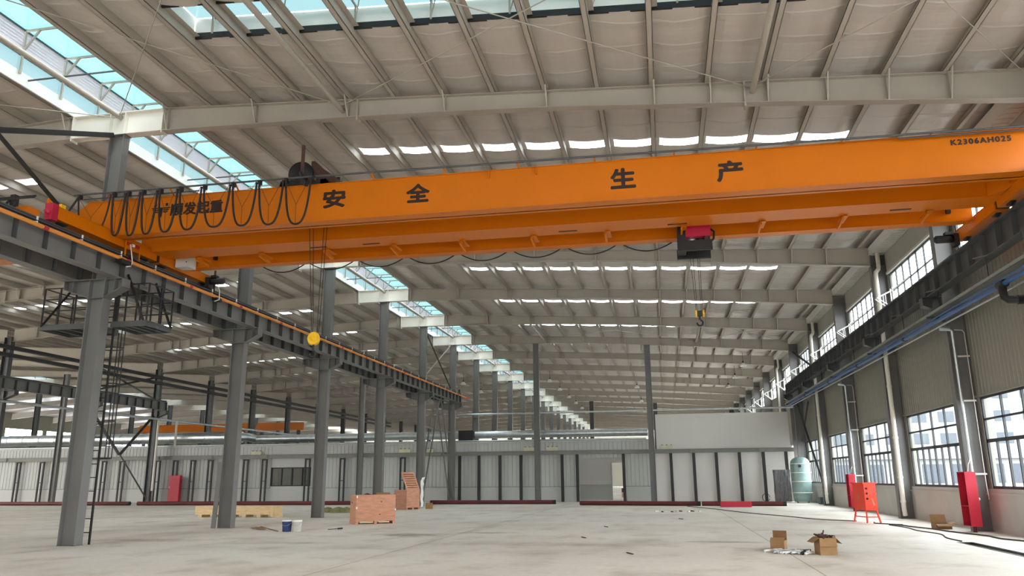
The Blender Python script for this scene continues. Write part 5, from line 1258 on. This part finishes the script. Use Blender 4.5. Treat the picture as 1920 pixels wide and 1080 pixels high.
# buckets, broom, brush
for x, m, lab in ((-12.0, 'bluecan', 'blue labelled paint bucket on the floor'), (-11.66, 'white', 'white paint bucket beside the blue one')):
    r = thing('paint_bucket', lab, 'bucket', (x, 24.4, 0))
    MB().lathe((x, 24.4, 0), [(0, 0.0), (0.135, 0.0), (0.155, 0.3), (0.16, 0.3), (0.16, 0.345), (0.0, 0.345)], 24).build('pail', m, r)
    MB().lathe((x, 24.4, 0.345), [(0.165, -0.03), (0.168, 0.008), (0.0, 0.012)], 24).build('lid', 'white', r)
    MB().tube([(x + 0.165 * math.cos(a), 24.4 - 0.165 * math.sin(a) * 0.9, 0.31 - 0.13 * math.sin(a)) for a in [PI * i / 12 for i in range(13)]], 0.006, 6).build('handle', 'silver', r)
r = thing('broom', 'straw broom lying on the floor left of the paint buckets', 'broom', (-13.0, 24.9, 0))
MB().cyl((-12.9, 24.9, 0.05), (-12.15, 24.1, 0.03), 0.018, 8).build('handle', 'straw', r)
b = MB()
for i in range(40): b.bar((-12.95 + random.uniform(-.03, .03), 24.95, 0.06), (-13.75 + random.uniform(-.12, .15), 25.75 + random.uniform(-.3, .3), random.uniform(0.015, 0.07)), 0.014)
b.build('bristles', 'straw', r)
b = MB(); b.bar((-10.95, 25.2, 0.02), (-10.65, 25.3, 0.04), 0.03, 0.02); b.bar((-10.65, 25.3, 0.04), (-10.5, 25.35, 0.05), 0.1, 0.05); tag(b.build('paint_brush', 'post_black'), 'small brush lying on the floor right of the buckets', 'brush')
b = MB(); b.bar((-15.46, 25.86, 0.0), (-15.40, 25.92, 2.25), 0.17, 0.03, up=(0, 1, 0)); tag(b.build('plank', 'steel'), 'thin pale plank leaning on the second column', 'plank')
# canvas heap
b = MB()
for i in range(7):
    cx, cy, rr = -15.85 - 1.1 * random.random(), 38.4 + 0.5 * random.random(), random.uniform(0.18, 0.3)
    b.lathe((cx, cy, 0), [(rr * 1.15, 0), (rr, rr * 0.45), (rr * 0.6, rr * 0.85), (0, rr * 1.0)], 12)
tag(b.build('canvas_heap', 'sack'), 'heap of crumpled olive canvas left of the near crate', 'canvas')
# small scrap on the open floor
for i in range(9):
    x, y = -0.4 + i * 0.23 + random.uniform(-.05, .05), 39.6 + random.uniform(-.5, .3); b = MB(); b.bar((x, y, 0.03), (x + random.uniform(-.2, .2), y + random.uniform(-.2, .2), 0.04), 0.07, 0.05)
    tag(b.build('scrap_piece', 'rust' if i % 2 else 'silver'), 'small metal scrap lying on the floor before the doorway', 'scrap', 'metal scraps before the doorway')
for x, y, w in ((-2.1, 27.6, 'near the middle of the floor'), (-2.35, 22.6, 'on the near floor'), (0.45, 33.0, 'beyond the floor middle'), (-0.9, 18.0, 'on the nearest floor')):
    b = MB(); b.bar((x, y, 0.012), (x + 0.14, y - 0.35, 0.012), 0.03, 0.02); tag(b.build('wood_splinter', 'rust'), 'thin dark splinter lying ' + w, 'splinter')

# ------------------------------------------------------------------ outdoors beyond the windows
b = MB(); b.add([(9.7, -60, -0.15), (260, -60, -0.15), (260, 330, -0.15), (9.7, 330, -0.15)], [(0, 1, 2, 3)]); struct(b.build('ground_outside', 'asphalt', origin=(100, 100, -0.15)), 'paving outside the windows', 'ground')
bd = thing('office_building', 'white office building with rows of windows outside', 'building', (40, 104, -0.15))
b = MB(); b.box(18.5, 66, 100, 108, -0.15, 17); b.box(18.5, 66, 99.6, 100, 3.5, 4.3); b.build('facade', 'facade', bd)
for row, (z0, z1, st, wd) in enumerate(((0.8, 2.9, 3.2, 2.2), (5.2, 6.4, 3.0, 1.7), (7.7, 8.9, 3.0, 1.7), (10.3, 11.5, 3.0, 1.7), (12.9, 14.1, 3.0, 1.7))):
    x = 19.6
    while x < 64: MB().box(x, x + wd, 99.93, 99.99, z0, z1).build('facade_window', 'facade_glass', bd); x += st
b = MB()
for i in range(150):
    x = 14 + random.random() * 40; y = 84 + random.random() * 2; rr = random.uniform(0.3, 0.6); b.lathe((x, y, -0.15), [(rr, 0), (rr * 1.1, rr * 0.6), (rr * 0.6, rr * 1.2), (0, rr * 1.35)], 7)
tag(b.build('hedge', 'hedge'), 'low green hedge outside the windows', 'hedge', kind='stuff')

# ------------------------------------------------------------------ daylight
wd = bpy.data.worlds.new('sky'); SC.world = wd; wd.use_nodes = True
nt = wd.node_tree; bg = nt.nodes['Background']
tcn = nt.nodes.new('ShaderNodeTexCoord'); sx = nt.nodes.new('ShaderNodeSeparateXYZ'); nt.links.new(tcn.outputs['Generated'], sx.inputs[0])
rp = nt.nodes.new('ShaderNodeValToRGB'); e = rp.color_ramp.elements
e[0].position = 0.0; e[0].color = (0.74, 0.77, 0.80, 1); e[1].position = 0.9; e[1].color = (0.95, 0.98, 1.0, 1)
nt.links.new(sx.outputs['Z'], rp.inputs['Fac']); nt.links.new(rp.outputs['Color'], bg.inputs['Color'])
bg.inputs['Strength'].default_value = SKY = 15.0
def portal(loc, rot, sx_, sy_):
    l = bpy.data.lights.new('daylight_portal', 'AREA'); l.shape = 'RECTANGLE'; l.size = sx_; l.size_y = sy_; l.cycles.is_portal = True
    o = bpy.data.objects.new('daylight_portal', l); COL.objects.link(o); o.location = loc; o.rotation_euler = rot
LY_ = YEND - 9
portal((XW + 0.25, 9 + LY_ / 2, 8.8), (0, PI / 2, 0), 1.7, LY_)
portal((XW + 0.25, YP / 2 - 8, 2.53), (0, PI / 2, 0), 2.7, YP + 30)
a = math.atan(SL)
for k in range(-4, 14):
    yc = YK(k) + 3.75
    if k == 0: portal(((VX0 + VX1) / 2, 14.77, ztop(-2.7) + 0.9), (0, a, 0), VX1 - VX0, 1.3)
    else: portal(((SX0 + SX1) / 2, yc + .15, ztop((SX0 + SX1) / 2) + 0.33), (0, a, 0), SX1 - SX0, 0.6)
    if k < 1: continue
    xc = mir((SX0 + SX1) / 2); portal((xc, yc + .15, ztop(xc) + 0.33), (0, -a, 0), SX1 - SX0, 0.6)
portal((RIDGE, 55, MZ + 0.1), (0, 0, 0), 3.0, 170)
portal((-9, YSTART - 0.3, 3), (PI / 2, 0, 0), 10, 6)
portal((-88.8, 92, 8.15), (0, -PI / 2, 0), 1.5, 65)
portal((RIDGE - 48.34, 100, MZ + 0.1), (0, 0, 0), 3.0, 85)

SC.view_settings.view_transform = 'Standard'; SC.view_settings.look = 'None'; SC.view_settings.gamma = 1.0; SC.view_settings.use_curve_mapping = False
SC.view_settings.exposure = 0.2
cy = SC.cycles
cy.max_bounces = 8; cy.diffuse_bounces = 6; cy.transparent_max_bounces = 12; cy.glossy_bounces = 3
cy.sample_clamp_indirect = 10; cy.use_denoising = True
cy.caustics_reflective = False; cy.caustics_refractive = False
